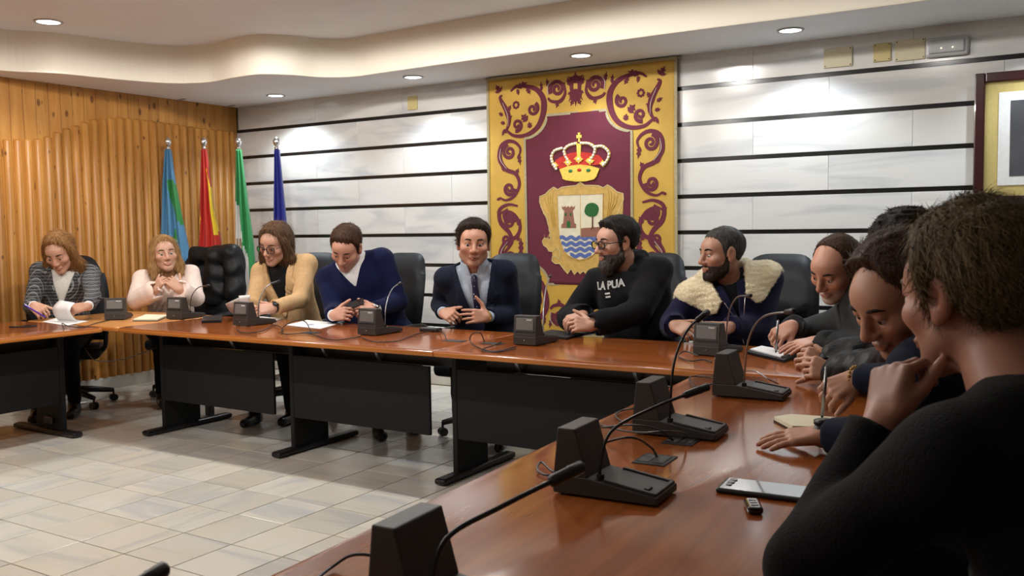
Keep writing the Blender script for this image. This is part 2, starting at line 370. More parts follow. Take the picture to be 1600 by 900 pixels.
SLL = ['round recessed downlight in the lower ceiling above the blue flag', 'round recessed downlight in the lower ceiling above the lone cream wall plate', 'round recessed downlight in the lower ceiling above the coat of arms banner', 'round recessed downlight in the lower ceiling between banner and wall plates', 'round recessed downlight in the lower ceiling by the framed portrait']
for (x, y), lb in zip(SOFFIT_LAMPS, SLL): downlight(x, y, ZS, 'lamp_lens', lb)
for i, (x, y) in enumerate(MAIN_LAMPS): downlight(x, y, ZC, 'lamp_lens_warm', 'round recessed downlight in the upper ceiling above the woman in tweed' if i == 0 else 'round recessed downlight in the upper ceiling over the middle of the room', 0.10)

# ================================================================== TABLES
def rounded(x0, x1, y0, y1, r, rc=(1, 1, 1, 1), n=6):
    pts = []
    for (cx, cy, a, k) in ((x1, y1, 0, 0), (x0, y1, 90, 1), (x0, y0, 180, 2), (x1, y0, 270, 3)):
        rr = r if rc[k] else 0.004
        ox, oy = cx-(rr if cx == x1 else -rr), cy-(rr if cy == y1 else -rr)
        for q in range(n+1):
            t = math.radians(a+90*q/n); pts.append((ox+rr*math.cos(t), oy+rr*math.sin(t)))
    return pts
def table_top(x0, x1, y0, y1, r, rc, mat, edge, parent, name='table_top'):
    m = MB(); n = None; rings = []
    for ins, z in ((0.007, -0.034), (0.001, -0.030), (0.0, -0.020), (0.0015, -0.008), (0.007, -0.0012), (0.013, 0.0)):
        P = rounded(x0+ins, x1-ins, y0+ins, y1-ins, r, rc); rings.append([m.bm.verts.new((a, b, TZ+z)) for a, b in P])
    n = len(rings[0])
    for A, B in zip(rings, rings[1:]):
        for k in range(n): m.bm.faces.new((A[k], A[(k+1) % n], B[(k+1) % n], B[k]))
    m.bm.faces.new(rings[0][::-1]); m.bm.faces.new(rings[-1])
    me = m.mesh(); me.materials.append(MATS[mat]); me.materials.append(MATS[edge])
    for p in me.polygons: p.material_index = 1 if p.normal.z < 0.5 else 0
    return autosmooth(link(name, me, mat, parent), 35)
def table(label, loc, rz, x0, x1, legs, panels, rc=(1, 1, 1, 1), mat='table_wood', w=0.88):
    e = empty('conference_table', (loc[0], loc[1], 0), rz, label, 'table', 'conference tables')
    y0, y1 = -w/2, w/2
    table_top(x0, x1, y0, y1, 0.045, rc, mat, 'edge_wood', e)
    for lx in legs:
        lg = MB().box((lx, -0.03, 0.3695), (0.034, 0.30, 0.675), 0.004).build('leg', 'charcoal', e)
        MB().box((lx, 0.03, 0.0225), (0.075, 0.72, 0.035), 0.014, seg=2).build('foot', 'black_metal', lg)
        MB().box((lx-0.028, -0.04, 0.10), (0.024, 0.10, 0.05), 0.008).build('bracket', 'black_metal', lg)
    for a, b in panels:
        MB().box(((a+b)/2, -0.168, 0.418), (b-a, 0.019, 0.385), 0.002).build('modesty_panel', 'charcoal', e)
        for q in (0.22, 0.62):
            MB().box((a+(b-a)*q, -0.15, 0.655), (0.02, 0.012, 0.10), 0.002, Matrix.Rotation(0.5, 3, 'X')).build('panel_bracket', 'grey_metal', e)
    MB().box(((x0+x1)/2, -0.085, 0.655), (x1-x0-0.20, 0.03, 0.110), 0.004).build('dark_gap_beam', 'black_metal', e)  # enlarged to a dark sheet, standing in for the black shade under the top
    return e
CY = 3.765+0.44
table('long wooden conference table in front of the beige blazer woman, meeting the corner piece', (0, CY), 0, -5.452, -2.834, [-5.34, -4.115], [(-5.32, -4.27), (-4.098, -3.06)], (0, 1, 1, 0))
table('wooden conference table in front of the bearded man in hooded top, under coat of arms', (0, CY), 0, -2.832, -0.92, [-2.89, -1.03], [(-2.873, -1.20)], (1, 0, 0, 1))
tl = table('wooden conference table in front of the woman in tweed, beside pine wall', (-5.545-0.49, 0), PI/2, 0.9, 3.755, [3.63, 2.3, 1.02], [(2.317, 3.61), (1.04, 2.16)], (1, 1, 1, 1), w=0.98)
tr = table('wooden conference table with four microphone stations in a row, nearest the man in black', (-0.945, 3.725), -PI/2+math.radians(3.0), 0.0, 3.9, [0.16, 1.9, 3.6], [(0.18, 1.75), (1.92, 3.45)], (1, 1, 1, 1))
ec = empty('corner_table', (-5.955, CY+0.005, 0), 0, 'light wooden corner table piece joining two conference tables by pine wall', 'table')
table_top(-0.575, 0.495, -0.425, 0.44, 0.03, (1, 1, 1, 1), 'corner_wood', 'edge_wood', ec)
MB().box((0.42, 0.37, 0.357), (0.05, 0.05, 0.71), 0.004).build('leg', 'black_metal', ec)

# ================================================================== CHAIRS
def build_chair():
    e = empty('office_chair')
    # backrest: curved padded slab, rounded top
    m = MB(); NX, NZ = 13, 15; F_ = []; Bk = []
    for j in range(NZ):
        t = j/(NZ-1); z = 0.50+0.69*t
        hw = 0.245+0.045*math.sin(PI*min(1, t*1.15))
        if t > 0.72: hw *= math.sqrt(max(0.0, 1-((t-0.72)/0.285)**2*0.42))
        rowf, rowb = [], []
        for i in range(NX):
            s = -1+2*i/(NX-1); x = hw*math.copysign(abs(s)**0.8, s)
            zz = z - (0.05*(abs(s)**4) if t > 0.85 else 0)
            yc = 0.20+0.17*t-0.06*math.sin(PI*t)-0.045*s*s
            th = 0.055*(1-abs(s)**6)*(1-(2*t-1)**8)+0.004
            ridge = 0.006*math.cos(t*PI*7)*(1-abs(s)**4)
            rowf.append(m.bm.verts.new((x, yc-th-ridge, zz))); rowb.append(m.bm.verts.new((x, yc+th*0.7, zz)))
        F_.append(rowf); Bk.append(rowb)
    for j in range(NZ-1):
        for i in range(NX-1):
            m.bm.faces.new((F_[j][i], F_[j][i+1], F_[j+1][i+1], F_[j+1][i])); m.bm.faces.new((Bk[j][i+1], Bk[j][i], Bk[j+1][i], Bk[j+1][i+1]))
        m.bm.faces.new((Bk[j][0], F_[j][0], F_[j+1][0], Bk[j+1][0])); m.bm.faces.new((F_[j][-1], Bk[j][-1], Bk[j+1][-1], F_[j+1][-1]))
    for i in range(NX-1):
        m.bm.faces.new((F_[0][i+1], F_[0][i], Bk[0][i], Bk[0][i+1])); m.bm.faces.new((F_[-1][i], F_[-1][i+1], Bk[-1][i+1], Bk[-1][i]))
    m.build('backrest', 'leather', e, True)
    m = MB().box((0, -0.03, 0.435), (0.50, 0.48, 0.09), 0.035, seg=3); autosmooth(m.build('seat', 'leather', e), 60)
    MB().box((0, 0.235, 0.46), (0.09, 0.02, 0.30), 0.006, Matrix.Rotation(-0.2, 3, 'X')).build('back_bar', 'black_plastic', e)
    for s in (-1, 1):
        m = MB(); pts = curve([(s*0.245, 0.20, 0.60), (s*0.29, 0.19, 0.66), (s*0.30, 0.06, 0.678), (s*0.30, -0.12, 0.665), (s*0.29, -0.19, 0.60), (s*0.275, -0.13, 0.48), (s*0.22, -0.05, 0.41)], 6)
        m.tube(pts, 0.017, 8); m.build('armrest', 'black_plastic', e, True)
    MB().lathe([(0.028, 0.10), (0.028, 0.25), (0.05, 0.26), (0.05, 0.33), (0.10, 0.345), (0.10, 0.385)], n=14).build('column', 'black_metal', e)
    for k in range(5):
        a = 2*PI*k/5+0.35; d = Vector((math.cos(a), math.sin(a), 0))
        m = MB().tube([d*0.02+Vector((0, 0, 0.125)), d*0.16+Vector((0, 0, 0.115)), d*0.315+Vector((0, 0, 0.088))], [0.034, 0.026, 0.018], 8)
        lg = m.build('base_leg', 'black_plastic', e, True)
        m = MB(); c = d*0.315; p = Vector((-d.y, d.x, 0))
        m.tube([c+Vector((0, 0, 0.05)), c+Vector((0, 0, 0.095))], 0.008, 6)
        for s in (-1, 1):
            q = c+p*s*0.014+Vector((0, 0, 0.0285)); m.tube([q-p*0.009, q+p*0.009], 0.0285, 14)
        m.build('caster', 'black_plastic', lg)
    return e
CH0 = build_chair(); _first = [True]
def chair(x, y, rz, label):
    o = copytree(CH0)
    o.location = (x, y, 0.001); o.rotation_euler = (0, 0, rz); o.scale = (1.07, 1.0, 1.0); tag(o, label, 'chair', 'black leather office chairs'); return o

# ================================================================== MICROPHONE STATIONS
def build_station():
    e = empty('microphone_station')
    W = 0.070
    def side(name, prof, mat, parent, w=W, bev=0.003):
        m = MB(); m.prism(prof, -w, w, lambda a, b, z: (z, a, b)); me = m.bm
        bmesh.ops.recalc_face_normals(me, faces=me.faces[:]); bmesh.ops.bevel(me, geom=me.edges[:], offset=bev, segments=2, affect='EDGES', profile=0.5)
        return m.build(name, mat, parent)
    base = side('base', [(-0.125, 0.004), (-0.125, 0.047), (-0.04, 0.047), (0.13, 0.022), (0.13, 0.004)], 'station', e)
    side('speaker_block', [(-0.124, 0.046), (-0.112, 0.158), (-0.068, 0.158), (-0.036, 0.046)], 'station', e, W-0.001)
    # recessed tray with raised rim
    sl = (0.022-0.047)/0.17
    def z_at(y): return 0.047+sl*(y+0.04)
    for (x, y, dx, dy) in ((0, 0.122, 0.126, 0.010), (-0.059, 0.062, 0.011, 0.125), (0.059, 0.062, 0.011, 0.125)):
        MB().box((0, 0, 0), (dx, dy, 0.007), 0.0015, Matrix.Rotation(math.atan(sl), 3, 'X')).build('tray_rim', 'station', base).location = (x, y, z_at(y)+0.003)
    MB().box((0, 0, 0), (0.104, 0.112, 0.003), 0.001, Matrix.Rotation(math.atan(sl), 3, 'X')).build('tray', 'station_tray', e).location = (0, 0.060, z_at(0.060)+0.001)
    MB().box((0, 0, 0), (0.028, 0.013, 0.007), 0.002, Matrix.Rotation(math.atan(sl), 3, 'X')).build('button', 'black_plastic', e).location = (0.035, 0.098, z_at(0.098)+0.004)
    tl_ = Matrix.Rotation(-math.atan(0.012/0.112), 3, 'X')
    g = MB().box((0, 0, 0), (0.106, 0.004, 0.062), 0.001, tl_).build('speaker_grille', 'grille', e); g.location = (0, -0.1175, 0.113)
    MB().box((0, 0, 0), (0.118, 0.006, 0.011), 0.001, tl_).build('grille_bar', 'black_plastic', e).location = (0, -0.1215, 0.074)
    me = text_mesh('PHILIPS', 0.0102, 0.0006, 0.0004); me.transform(Matrix.Rotation(PI/2-math.atan(0.107), 4, 'X'))
    o = link('lettering', me, 'white_print', g); o.location = (0.029, -0.0040, 0.0225)
    me = text_mesh('S', 0.0115, 0.0006); me.transform(Matrix.Rotation(PI/2-math.atan(0.107), 4, 'X'))
    o = link('lettering', me, 'grey_metal', g); o.location = (-0.046, -0.0040, 0.0225)
    MB().ball((0, -0.1262, 0.028), 0.0035).build('indicator', 'chrome', e)
    m = MB(); 
    for x in (-0.05, 0.05): m.box((x, -0.1, 0.002), (0.02, 0.02, 0.004)); m.box((x, 0.1, 0.002), (0.02, 0.02, 0.004))
    m.build('rubber_foot', 'black_plastic', e)
    return e
ST0 = build_station(); _st = [True]
def station(x, y, rz, tip, label, thick=1.0, neck='black_metal', mid=None, gx=0.050):
    o = copytree(ST0)
    o.location = (x, y, TZ+0.0005); o.rotation_euler = (0, 0, rz); tag(o, label, 'microphone', 'conference microphone stations')
    if tip is None: return o
    R = Matrix.Rotation(-rz, 3, 'Z'); t = R @ (Vector(tip)-Vector((x, y, TZ)))
    b = Vector((gx, -0.012, 0.045)); d = (t-b)
    top = b+Vector((d.x*0.10, d.y*0.10, d.z*0.55)); m2 = b+Vector((d.x*0.45, d.y*0.45, d.z*0.88))
    if mid: m2 = b+Vector((d.x*mid[0], d.y*mid[0], d.z*mid[1]))
    pts = curve([b, b+Vector((0, 0, 0.03)), top, m2, t], 8); 
    n = MB().tube(pts[:-2], 0.0036*thick, 8).build('gooseneck', neck, None, True); n.parent = o
    dr = Vector(pts[-1])-Vector(pts[-7]); dr.normalize(); T = Vector(t)
    m = MB().tube([T-dr*0.070, T-dr*0.066, T-dr*0.03, T-dr*0.027, T-dr*0.024, T-dr*0.004, T], [0.006*thick, 0.0085*thick, 0.0085*thick, 0.0095*thick, 0.0088*thick, 0.0088*thick, 0.005*thick], 12)
    c = m.build('microphone_head', 'black_plastic', None, True); c.parent = n
    MB().tube([b-Vector((0, 0, 0.006)), b+Vector((0, 0, 0.010))], 0.009, 10).build('socket', 'black_plastic', o)
    return o
# ================================================================== BANNER WITH COAT OF ARMS
XC = -3.405; BT, BB = 2.600, 0.50; BHW = 0.835
banner = empty('coat_of_arms_banner', (XC, DW-0.03, BB), 0, 'gold and maroon appliqued banner with crowned shield hanging on the marble wall', 'banner')
def fold(x, z): return 0.010*math.sin(x*5.2+1.1)*((BT-z)/2.1+0.2)+0.004*math.sin(x*11+z*3)
def bmap(d): return lambda x, z, q: (x, -(0.012+fold(x, z+BB)+q), z)
def bp(cx, cy, k=6):
    u, v = (750+cx/2.0455, 80+cy/2.0455) if k == 6 else (840+cx/3.9133, 190+cy/3.9133)
    p = on(u, v, 1, DW-0.045); return (p[0]-XC, p[2]-BB)
def slab(name, poly, d0, d1, mat, parent=banner):
    m = MB(); f = lambda x, y, z: (x, -(0.012+fold(x, y+BB)+z), y)
    m.prism(poly, d0, d1, f); bmesh.ops.triangulate(m.bm, faces=[q for q in m.bm.faces if len(q.verts) > 4]); return m.build(name, mat, parent)
def grid_cloth(x0, x1, z0, z1, d0, d1, nx=40, nz=40):
    m = MB(); A = []; B = []
    for j in range(nz+1):
        z = z0+(z1-z0)*j/nz
        A.append([m.bm.verts.new((x0+(x1-x0)*i/nx, -(0.012+fold(x0+(x1-x0)*i/nx, z+BB)+d1), z)) for i in range(nx+1)])
        B.append([m.bm.verts.new((x0+(x1-x0)*i/nx, -(0.012+fold(x0+(x1-x0)*i/nx, z+BB)+d0), z)) for i in range(nx+1)])
    for j in range(nz):
        for i in range(nx):
            m.bm.faces.new((A[j][i], A[j][i+1], A[j+1][i+1], A[j+1][i])); m.bm.faces.new((B[j][i+1], B[j][i], B[j+1][i], B[j+1][i+1]))
        m.bm.faces.new((B[j][0], A[j][0], A[j+1][0], B[j+1][0])); m.bm.faces.new((A[j][nx], B[j][nx], B[j+1][nx], A[j+1][nx]))
    for i in range(nx):
        m.bm.faces.new((A[0][i+1], A[0][i], B[0][i], B[0][i+1])); m.bm.faces.new((A[nz][i], A[nz][i+1], B[nz][i+1], B[nz][i]))
    return m
BH = BT-BB
grid_cloth(-BHW, BHW, 0, BH, -0.004, 0.0).build('gold_field', 'gold_cloth', banner, True)
def strip(m, pts, wid, d0, d1):
    P = [np.array(p) for p in pts]; n = len(P); L_, R_ = [], []
    for i in range(n):
        t = P[min(i+1, n-1)]-P[max(i-1, 0)]; t = t/(np.linalg.norm(t)+1e-9); q = np.array([-t[1], t[0]])
        wv = wid[i] if not np.isscalar(wid) else wid
        for S_, s in ((L_, 1), (R_, -1)):
            c = P[i]+q*s*wv/2
            S_.append((m.bm.verts.new((c[0], -(0.012+fold(c[0], c[1]+BB)+d1), c[1])), m.bm.verts.new((c[0], -(0.012+fold(c[0], c[1]+BB)+d0), c[1]))))
    for i in range(n-1):
        a, b, c, d = L_[i], L_[i+1], R_[i+1], R_[i]
        m.bm.faces.new((a[0], d[0], c[0], b[0])); m.bm.faces.new((a[1], a[0], b[0], b[1])); m.bm.faces.new((d[0], d[1], c[1], c[0]))
# outer braid
m = MB(); e_ = 0.011
for a, b in (((-BHW, e_), (BHW, e_)), ((-BHW, BH-e_), (BHW, BH-e_)), ((-BHW+e_, 0), (-BHW+e_, BH)), ((BHW-e_, 0), (BHW-e_, BH))):
    strip(m, [(a[0]+(b[0]-a[0])*k/30, a[1]+(b[1]-a[1])*k/30) for k in range(31)], 0.022, -0.001, 0.005)
m.build('edge_braid', 'silver_trim', banner)
# maroon centre panel with notched corners
def panel_outline(g=0.0):
    tw, sw, zt, zs, zs2, zb = 0.264+g*0.6, 0.47+g, 2.256+g-BB, 2.085+g*0.4-BB, 1.075-g*0.4-BB, 0.91-g-BB
    out = []
    for (cx, cz, rx, rz, sg) in ((sw, zt, sw-tw, zt-zs, 1),):
        pass
    def arc(cx, cz, rx, rz, a0, a1): return [(cx+rx*math.cos(math.radians(a0+(a1-a0)*k/10)), cz+rz*math.sin(math.radians(a0+(a1-a0)*k/10))) for k in range(11)]
    out += arc(-sw, zt, sw-tw, zt-zs, 270, 360); out += arc(sw, zt, sw-tw, zt-zs, 180, 270)
    out += arc(sw, zb, sw-tw, zs2-zb, 90, 180); out += arc(-sw, zb, sw-tw, zs2-zb, 0, 90); return out
po = panel_outline()
m = MB(); NXP = 36
zs_ = sorted({round(p[1], 5) for p in po}); zz = sorted(set(zs_) | set(np.round(np.linspace(min(zs_), max(zs_), 30), 5)))
def half_w(z):
    zt, zs, zs2, zb = 2.256-BB, 2.085-BB, 1.075-BB, 0.91-BB; rx, sw = 0.206, 0.47
    if z > zs: return sw-rx*math.sqrt(max(0, 1-((z-zt)/(zt-zs))**2))
    if z < zs2: return sw-rx*math.sqrt(max(0, 1-((z-zb)/(zs2-zb))**2))
    return sw
rowsP = [[m.bm.verts.new((-half_w(z)+2*half_w(z)*i/NXP, -(0.012+fold(-half_w(z)+2*half_w(z)*i/NXP, z+BB)+0.003), z)) for i in range(NXP+1)] for z in zz]
for a, b in zip(rowsP, rowsP[1:]):
    for i in range(NXP): m.bm.faces.new((a[i], a[i+1], b[i+1], b[i]))
o = m.build('maroon_panel', 'maroon_cloth', banner, True)
sm = o.modifiers.new('thick', 'SOLIDIFY'); sm.thickness = 0.003; sm.offset = -1
m = MB(); strip(m, po+[po[0]], 0.020, 0.001, 0.007); m.build('panel_braid', 'silver_trim', banner)
# ---- scrollwork (drawn for one quarter, mirrored)
def spiral(c, r0, r1, a0, turns, n=26):
    return [(c[0]+(r0+(r1-r0)*k/n)*math.cos(math.radians(a0)+turns*2*PI*k/n), c[1]+(r0+(r1-r0)*k/n)*math.sin(math.radians(a0)+turns*2*PI*k/n)) for k in range(n+1)]
def taper(n, w0, w1, w2): return [np.interp(k/(n-1), [0, 0.45, 1], [w0, w1, w2]) for k in range(n)]
WK = 1.45
def leafs(m, p, ang, L_, w_, mx, mz):
    # pointed leaf with side lobes
    P = [(0, -0.12), (0.3, -0.42), (0.42, -0.2), (0.62, -0.40), (0.72, -0.14), (1.0, 0), (0.72, 0.14), (0.62, 0.40), (0.42, 0.2), (0.3, 0.42), (0, 0.12)]
    c, s = math.cos(math.radians(ang)), math.sin(math.radians(ang))
    pts = [tr_((p[0]+L_*a*c-w_*b*s, p[1]+L_*a*s+w_*b*c), mx, mz) for a, b in P]
    f = lambda x, y, z: (x, -(0.012+fold(x, y+BB)+z), y)
    m.prism(pts, 0.0, 0.005, f)
ZM = (BT+BB)/2-BB
def tr_(p, mx, mz): return (p[0]*mx, p[1] if mz == 1 else 2*ZM-p[1])
def scroll(m, pts, w0, w1, w2, mx, mz, n=8):
    P = curve([(*p, 0) for p in pts], n) if n else [(*p, 0) for p in pts]
    strip(m, [tr_((p[0], p[1]), mx, mz) for p in P], taper(len(P), w0*WK, w1*WK, w2*WK), 0.0, 0.005)
K = lambda *L_: [bp(x, y) for x, y in L_]
for mx in (1, -1):
    for mz in (1, -1):
        m = MB(); ml = MB()
        main = K((98, 128), (118, 112), (150, 113), (182, 124), (202, 155), (201, 200), (183, 243), (148, 268), (108, 270), (80, 252), (70, 262))
        scroll(m, main, 0.010, 0.036, 0.008, mx, mz)
        scroll(m, spiral(bp(168, 185), 0.052, 0.008, 60, -1.35), 0.022, 0.016, 0.016, mx, mz, 0)
        scroll(m, spiral(bp(118, 236), 0.050, 0.008, 250, 1.35), 0.022, 0.016, 0.016, mx, mz, 0)
        scroll(m, K((80, 262), (92, 225), (84, 190), (64, 152), (70, 140)), 0.010, 0.034, 0.008, mx, mz)
        scroll(ml, K((90, 240), (88, 205), (72, 165)), 0.002, 0.004, 0.002, mx, mz)
        for (px, py, a, L_, w_) in ((86, 215, 20, 0.055, 0.05), (90, 190, 60, 0.05, 0.045), (72, 205, 150, 0.05, 0.04), (78, 230, 170, 0.045, 0.04), (120, 116, 20, 0.10, 0.06), (150, 118, -60, 0.06, 0.05), (120, 122, -80, 0.05, 0.04), (196, 125, 95, 0.07, 0.035), (62, 130, 120, 0.07, 0.055), (62, 130, 60, 0.05, 0.03), (62, 130, 180, 0.05, 0.03), (150, 222, 135, 0.075, 0.085), (160, 245, 100, 0.05, 0.06), (76, 255, 240, 0.045, 0.03)):
            leafs(m, bp(px, py), a, L_, w_, mx, mz)
        c = bp(115, 172)
        for k in range(8):
            a = 2*PI*k/8; q = (c[0]+0.024*math.cos(a), c[1]+0.024*math.sin(a))
            f = lambda x, y, z: (x, -(0.012+fold(x, y+BB)+z), y)
            m.prism([tr_((q[0]+0.0105*math.cos(t*PI/4), q[1]+0.0105*math.sin(t*PI/4)), mx, mz) for t in range(8)], 0, 0.005, f)
        # half of the centre motif
        scroll(m, K((268, 100), (272, 135), (255, 160), (228, 160), (216, 150)), 0.010, 0.022, 0.012, mx, mz)
        scroll(m, spiral(bp(246, 120), 0.068, 0.008, 210, -1.75), 0.022, 0.020, 0.014, mx, mz, 0)
        scroll(ml, K((218, 140), (216, 115), (228, 92)), 0.002, 0.004, 0.002, mx, mz)
        for (px, py, a, L_, w_) in ((218, 115, 105, 0.075, 0.04), (250, 158, 250, 0.06, 0.045), (288, 110, 110, 0.07, 0.05), (300, 150, 245, 0.065, 0.05), (296, 130, 200, 0.05, 0.04)):
            leafs(m, bp(px, py), a, L_, w_, mx, mz)
        # upright chain down the side
        scroll(m, K((122, 340), (128, 312), (112, 292), (88, 288), (66, 305), (62, 345), (82, 378), (112, 392), (124, 425), (108, 462), (82, 476), (62, 468)), 0.010, 0.028, 0.010, mx, mz)
        scroll(m, spiral(bp(92, 322), 0.062, 0.008, 100, 1.6), 0.020, 0.018, 0.014, mx, mz, 0)
        scroll(m, spiral(bp(92, 440), 0.056, 0.008, 0, -1.6), 0.020, 0.018, 0.014, mx, mz, 0)
        scroll(ml, K((66, 312), (64, 345), (84, 376)), 0.002, 0.004, 0.002, mx, mz)
        for (px, py, a, L_, w_) in ((122, 330, 280, 0.09, 0.05), (80, 380, 150, 0.05, 0.045), (112, 395, 60, 0.06, 0.05), (64, 470, 200, 0.04, 0.03)):
            leafs(m, bp(px, py), a, L_, w_, mx, mz)
        if mz == 1:
            scroll(m, K((118, 494), (88, 490), (62, 508), (66, 548), (92, 580), (100, 610), (80, 640), (62, 655)), 0.010, 0.028, 0.010, mx, mz)
            scroll(m, spiral(bp(92, 528), 0.056, 0.008, 100, 1.6), 0.020, 0.018, 0.014, mx, mz, 0)
            scroll(m, spiral(bp(84, 602), 0.046, 0.008, 20, -1.4), 0.018, 0.016, 0.012, mx, mz, 0)
            for (px, py, a, L_, w_) in ((128, 640, 88, 0.11, 0.06), (118, 556, 60, 0.06, 0.05)): leafs(m, bp(px, py), a, L_, w_, mx, mz)
        m.build('scrollwork', 'maroon_cloth', banner); ml.build('scroll_highlight', 'silver_line', banner).location = (0, -0.0055, 0)
for mz in (1, -1):
    c = bp(318, 112); m = MB(); c = (0.0, c[1])
    ring = [(c[0]+0.036*math.sin(2*PI*k/24), c[1]+0.075*math.cos(2*PI*k/24)) for k in range(25)]
    strip(m, [tr_(p, 1, mz) for p in ring], 0.030, 0, 0.006)
    for a, L_, w_ in ((270, 0.13, 0.07), (235, 0.11, 0.05), (305, 0.11, 0.05), (90, 0.085, 0.05), (140, 0.09, 0.05), (40, 0.09, 0.05)): leafs(m, (c[0], c[1]-(0.02 if a > 180 else -0.03)), a, L_, w_, 1, mz)
    m.build('medallion', 'maroon_cloth', banner)
# ---- cartouche, shield and crown
S5 = lambda L_: [bp(x, y, 5) for x, y in L_]
cx0 = bp(265, 600, 5)[0]
halfL = S5([(265, 372), (236, 392), (190, 396), (150, 402), (125, 416), (100, 401), (76, 418), (50, 445), (16, 458), (14, 490), (32, 540), (58, 590), (74, 650), (84, 712), (72, 735), (62, 715), (42, 712), (30, 732), (38, 756), (58, 768), (72, 792), (95, 794), (118, 766), (140, 790), (142, 822), (132, 842), (112, 822), (94, 826), (90, 850), (112, 868), (140, 868), (168, 905), (190, 930), (210, 900), (232, 935), (250, 912), (265, 930)])
poly = halfL + [(2*cx0-x, z) for x, z in halfL[::-1][1:-1]]
slab('cartouche', poly, 0.003, 0.008, 'gold_dark')
m = MB(); strip(m, poly+[poly[0]], 0.007, 0.006, 0.011); m.build('cartouche_cord', 'plate_gold', banner)
for sx in (-1, 1):   # embroidered ribs on the cartouche wings
    m = MB()
    for k in range(4):
        pts = S5([(100-k*18, 425+k*14), (92-k*12, 480+k*10), (104-k*8, 560), (112-k*6, 640)])
        pts = [(p[0] if sx < 0 else 2*cx0-p[0], p[1]) for p in curve([(*p, 0) for p in pts], 5)]
        strip(m, pts, 0.004, 0.007, 0.0105)
    m.build('embroidery', 'gold_cloth', banner)
shl = S5([(125, 450), (128, 560), (131, 640), (141, 720), (160, 778), (190, 815), (225, 836), (265, 845)])
sh = shl + [(2*cx0-x, z) for x, z in shl[::-1][1:]]
shield = slab('shield', sh, 0.008, 0.011, 'shield_white')
m = MB(); strip(m, sh+[sh[0]], 0.006, 0.009, 0.014); strip(m, S5([(265, 448), (266, 560), (267, 706)]), 0.005, 0.010, 0.0135); m.build('shield_cord', 'gold_dark', banner)
def sp(name, L_, mat, d0=0.010, d1=0.0135): return slab(name, S5(L_), d0, d1, mat)
sp('ground', [(270, 652), (406, 642), (399, 704), (271, 706)], 'shield_brown')
sp('tower', [(150, 650), (152, 628), (162, 622), (168, 545), (156, 535), (152, 517), (163, 524), (172, 516), (180, 526), (191, 516), (202, 525), (212, 515), (222, 524), (234, 514), (232, 532), (220, 545), (230, 620), (241, 628), (240, 650)], 'shield_brown')
sp('tower_door', [(184, 648), (184, 618), (190, 606), (200, 606), (206, 618), (206, 648)], 'shield_green', 0.0135, 0.0150)
for x in (178, 207): sp('tower_window', [(x-5, 577), (x-5, 562), (x, 557), (x+5, 562), (x+5, 577)], 'shield_green', 0.0135, 0.0150)
sp('tree_trunk', [(338, 575), (346, 575), (346, 640), (356, 662), (343, 650), (330, 666), (337, 645)], 'trunk_brown', 0.0135, 0.0155)
sp('tree_crown', [(336+44*math.cos(2*PI*k/20)*(1+0.06*math.sin(5*k)), 540+44*math.sin(2*PI*k/20)*(1+0.05*math.cos(7*k))) for k in range(20)], 'shield_green', 0.0135, 0.016)
for k, (y, x0, x1) in enumerate(((712, 140, 400), (747, 152, 388), (782, 168, 368), (818, 205, 332))):
    m = MB(); pts = S5([(x0+(x1-x0)*i/40, y+7*math.sin(2*PI*(x0+(x1-x0)*i/40)/56)) for i in range(41)]); strip(m, pts, 0.028, 0.010, 0.0135); m.build('wave', 'shield_blue', banner)
sp('crown_cap', [(112, 238), (140, 218), (185, 210), (205, 192), (257, 184), (312, 190), (335, 206), (380, 208), (405, 230), (402, 262), (330, 268), (195, 272), (140, 292), (116, 268)], 'crown_red', 0.004, 0.012)
sp('crown_band', [(138, 292), (155, 336), (158, 350), (180, 360), (240, 368), (300, 366), (350, 354), (366, 338), (386, 288), (330, 270), (262, 263), (195, 272)], 'gold_thread', 0.006, 0.018)
sp('crown_stem', [(244, 142), (257, 134), (272, 142), (268, 215), (247, 216)], 'gold_thread', 0.010, 0.017)
sp('crown_cross', [(253, 126), (253, 100), (242, 104), (242, 82), (253, 86), (250, 68), (266, 67), (262, 85), (273, 80), (273, 102), (262, 98), (263, 126)], 'gold_thread', 0.004, 0.012)
for i, (x, y, r) in enumerate(((190, 250, 28), (257, 230, 30), (328, 240, 28), (112, 268, 22), (405, 256, 22))):
    P = []
    for k in range(16):
        q = r*(1.0 if k % 4 == 0 else 0.55 if k % 2 else 0.72); P.append((x+q*math.cos(2*PI*k/16), y+q*math.sin(2*PI*k/16)))
    sp('crown_leaf', P, 'gold_thread', 0.010, 0.019)
    c = bp(x, y, 5); MB().ball((c[0], -(0.012+fold(c[0], c[1]+BB)+0.020), c[1]), 0.010, 8, 5, (1, 0.5, 1)).build('crown_gem', 'pearl', banner)
for x, y, mt in ((207, 303, 'emerald'), (262, 297, 'crown_red'), (318, 299, 'emerald')):
    c = bp(x, y, 5); MB().ball((c[0], -(0.012+fold(c[0], c[1]+BB)+0.018), c[1]), 0.018, 10, 6, (1.1, 0.4, 0.75)).build('crown_jewel', mt, banner)
arch = [[(118, 290), (94, 250), (88, 212), (108, 178), (150, 163)], [(186, 232), (170, 205), (166, 172), (195, 146), (248, 132)], [(272, 132), (322, 136), (355, 162), (352, 196), (334, 228)], [(362, 154), (402, 152), (436, 182), (440, 214), (424, 248), (402, 274)]]
for L_ in arch:
    P = curve([(*bp(x, y, 5), 0) for x, y in L_], 12); P = [(p[0], p[1]) for p in P]
    m = MB(); strip(m, P, 0.022, 0.006, 0.013); m.build('crown_arch', 'gold_thread', banner)
    s = 0; last = None; m = MB()
    for p in P:
        if last is None or math.dist(p, last) > 0.0215:
            m.ball((p[0], -(0.012+fold(p[0], p[1]+BB)+0.016), p[1]), 0.0115, 7, 5); last = p
    m.build('pearls', 'pearl', banner, True)
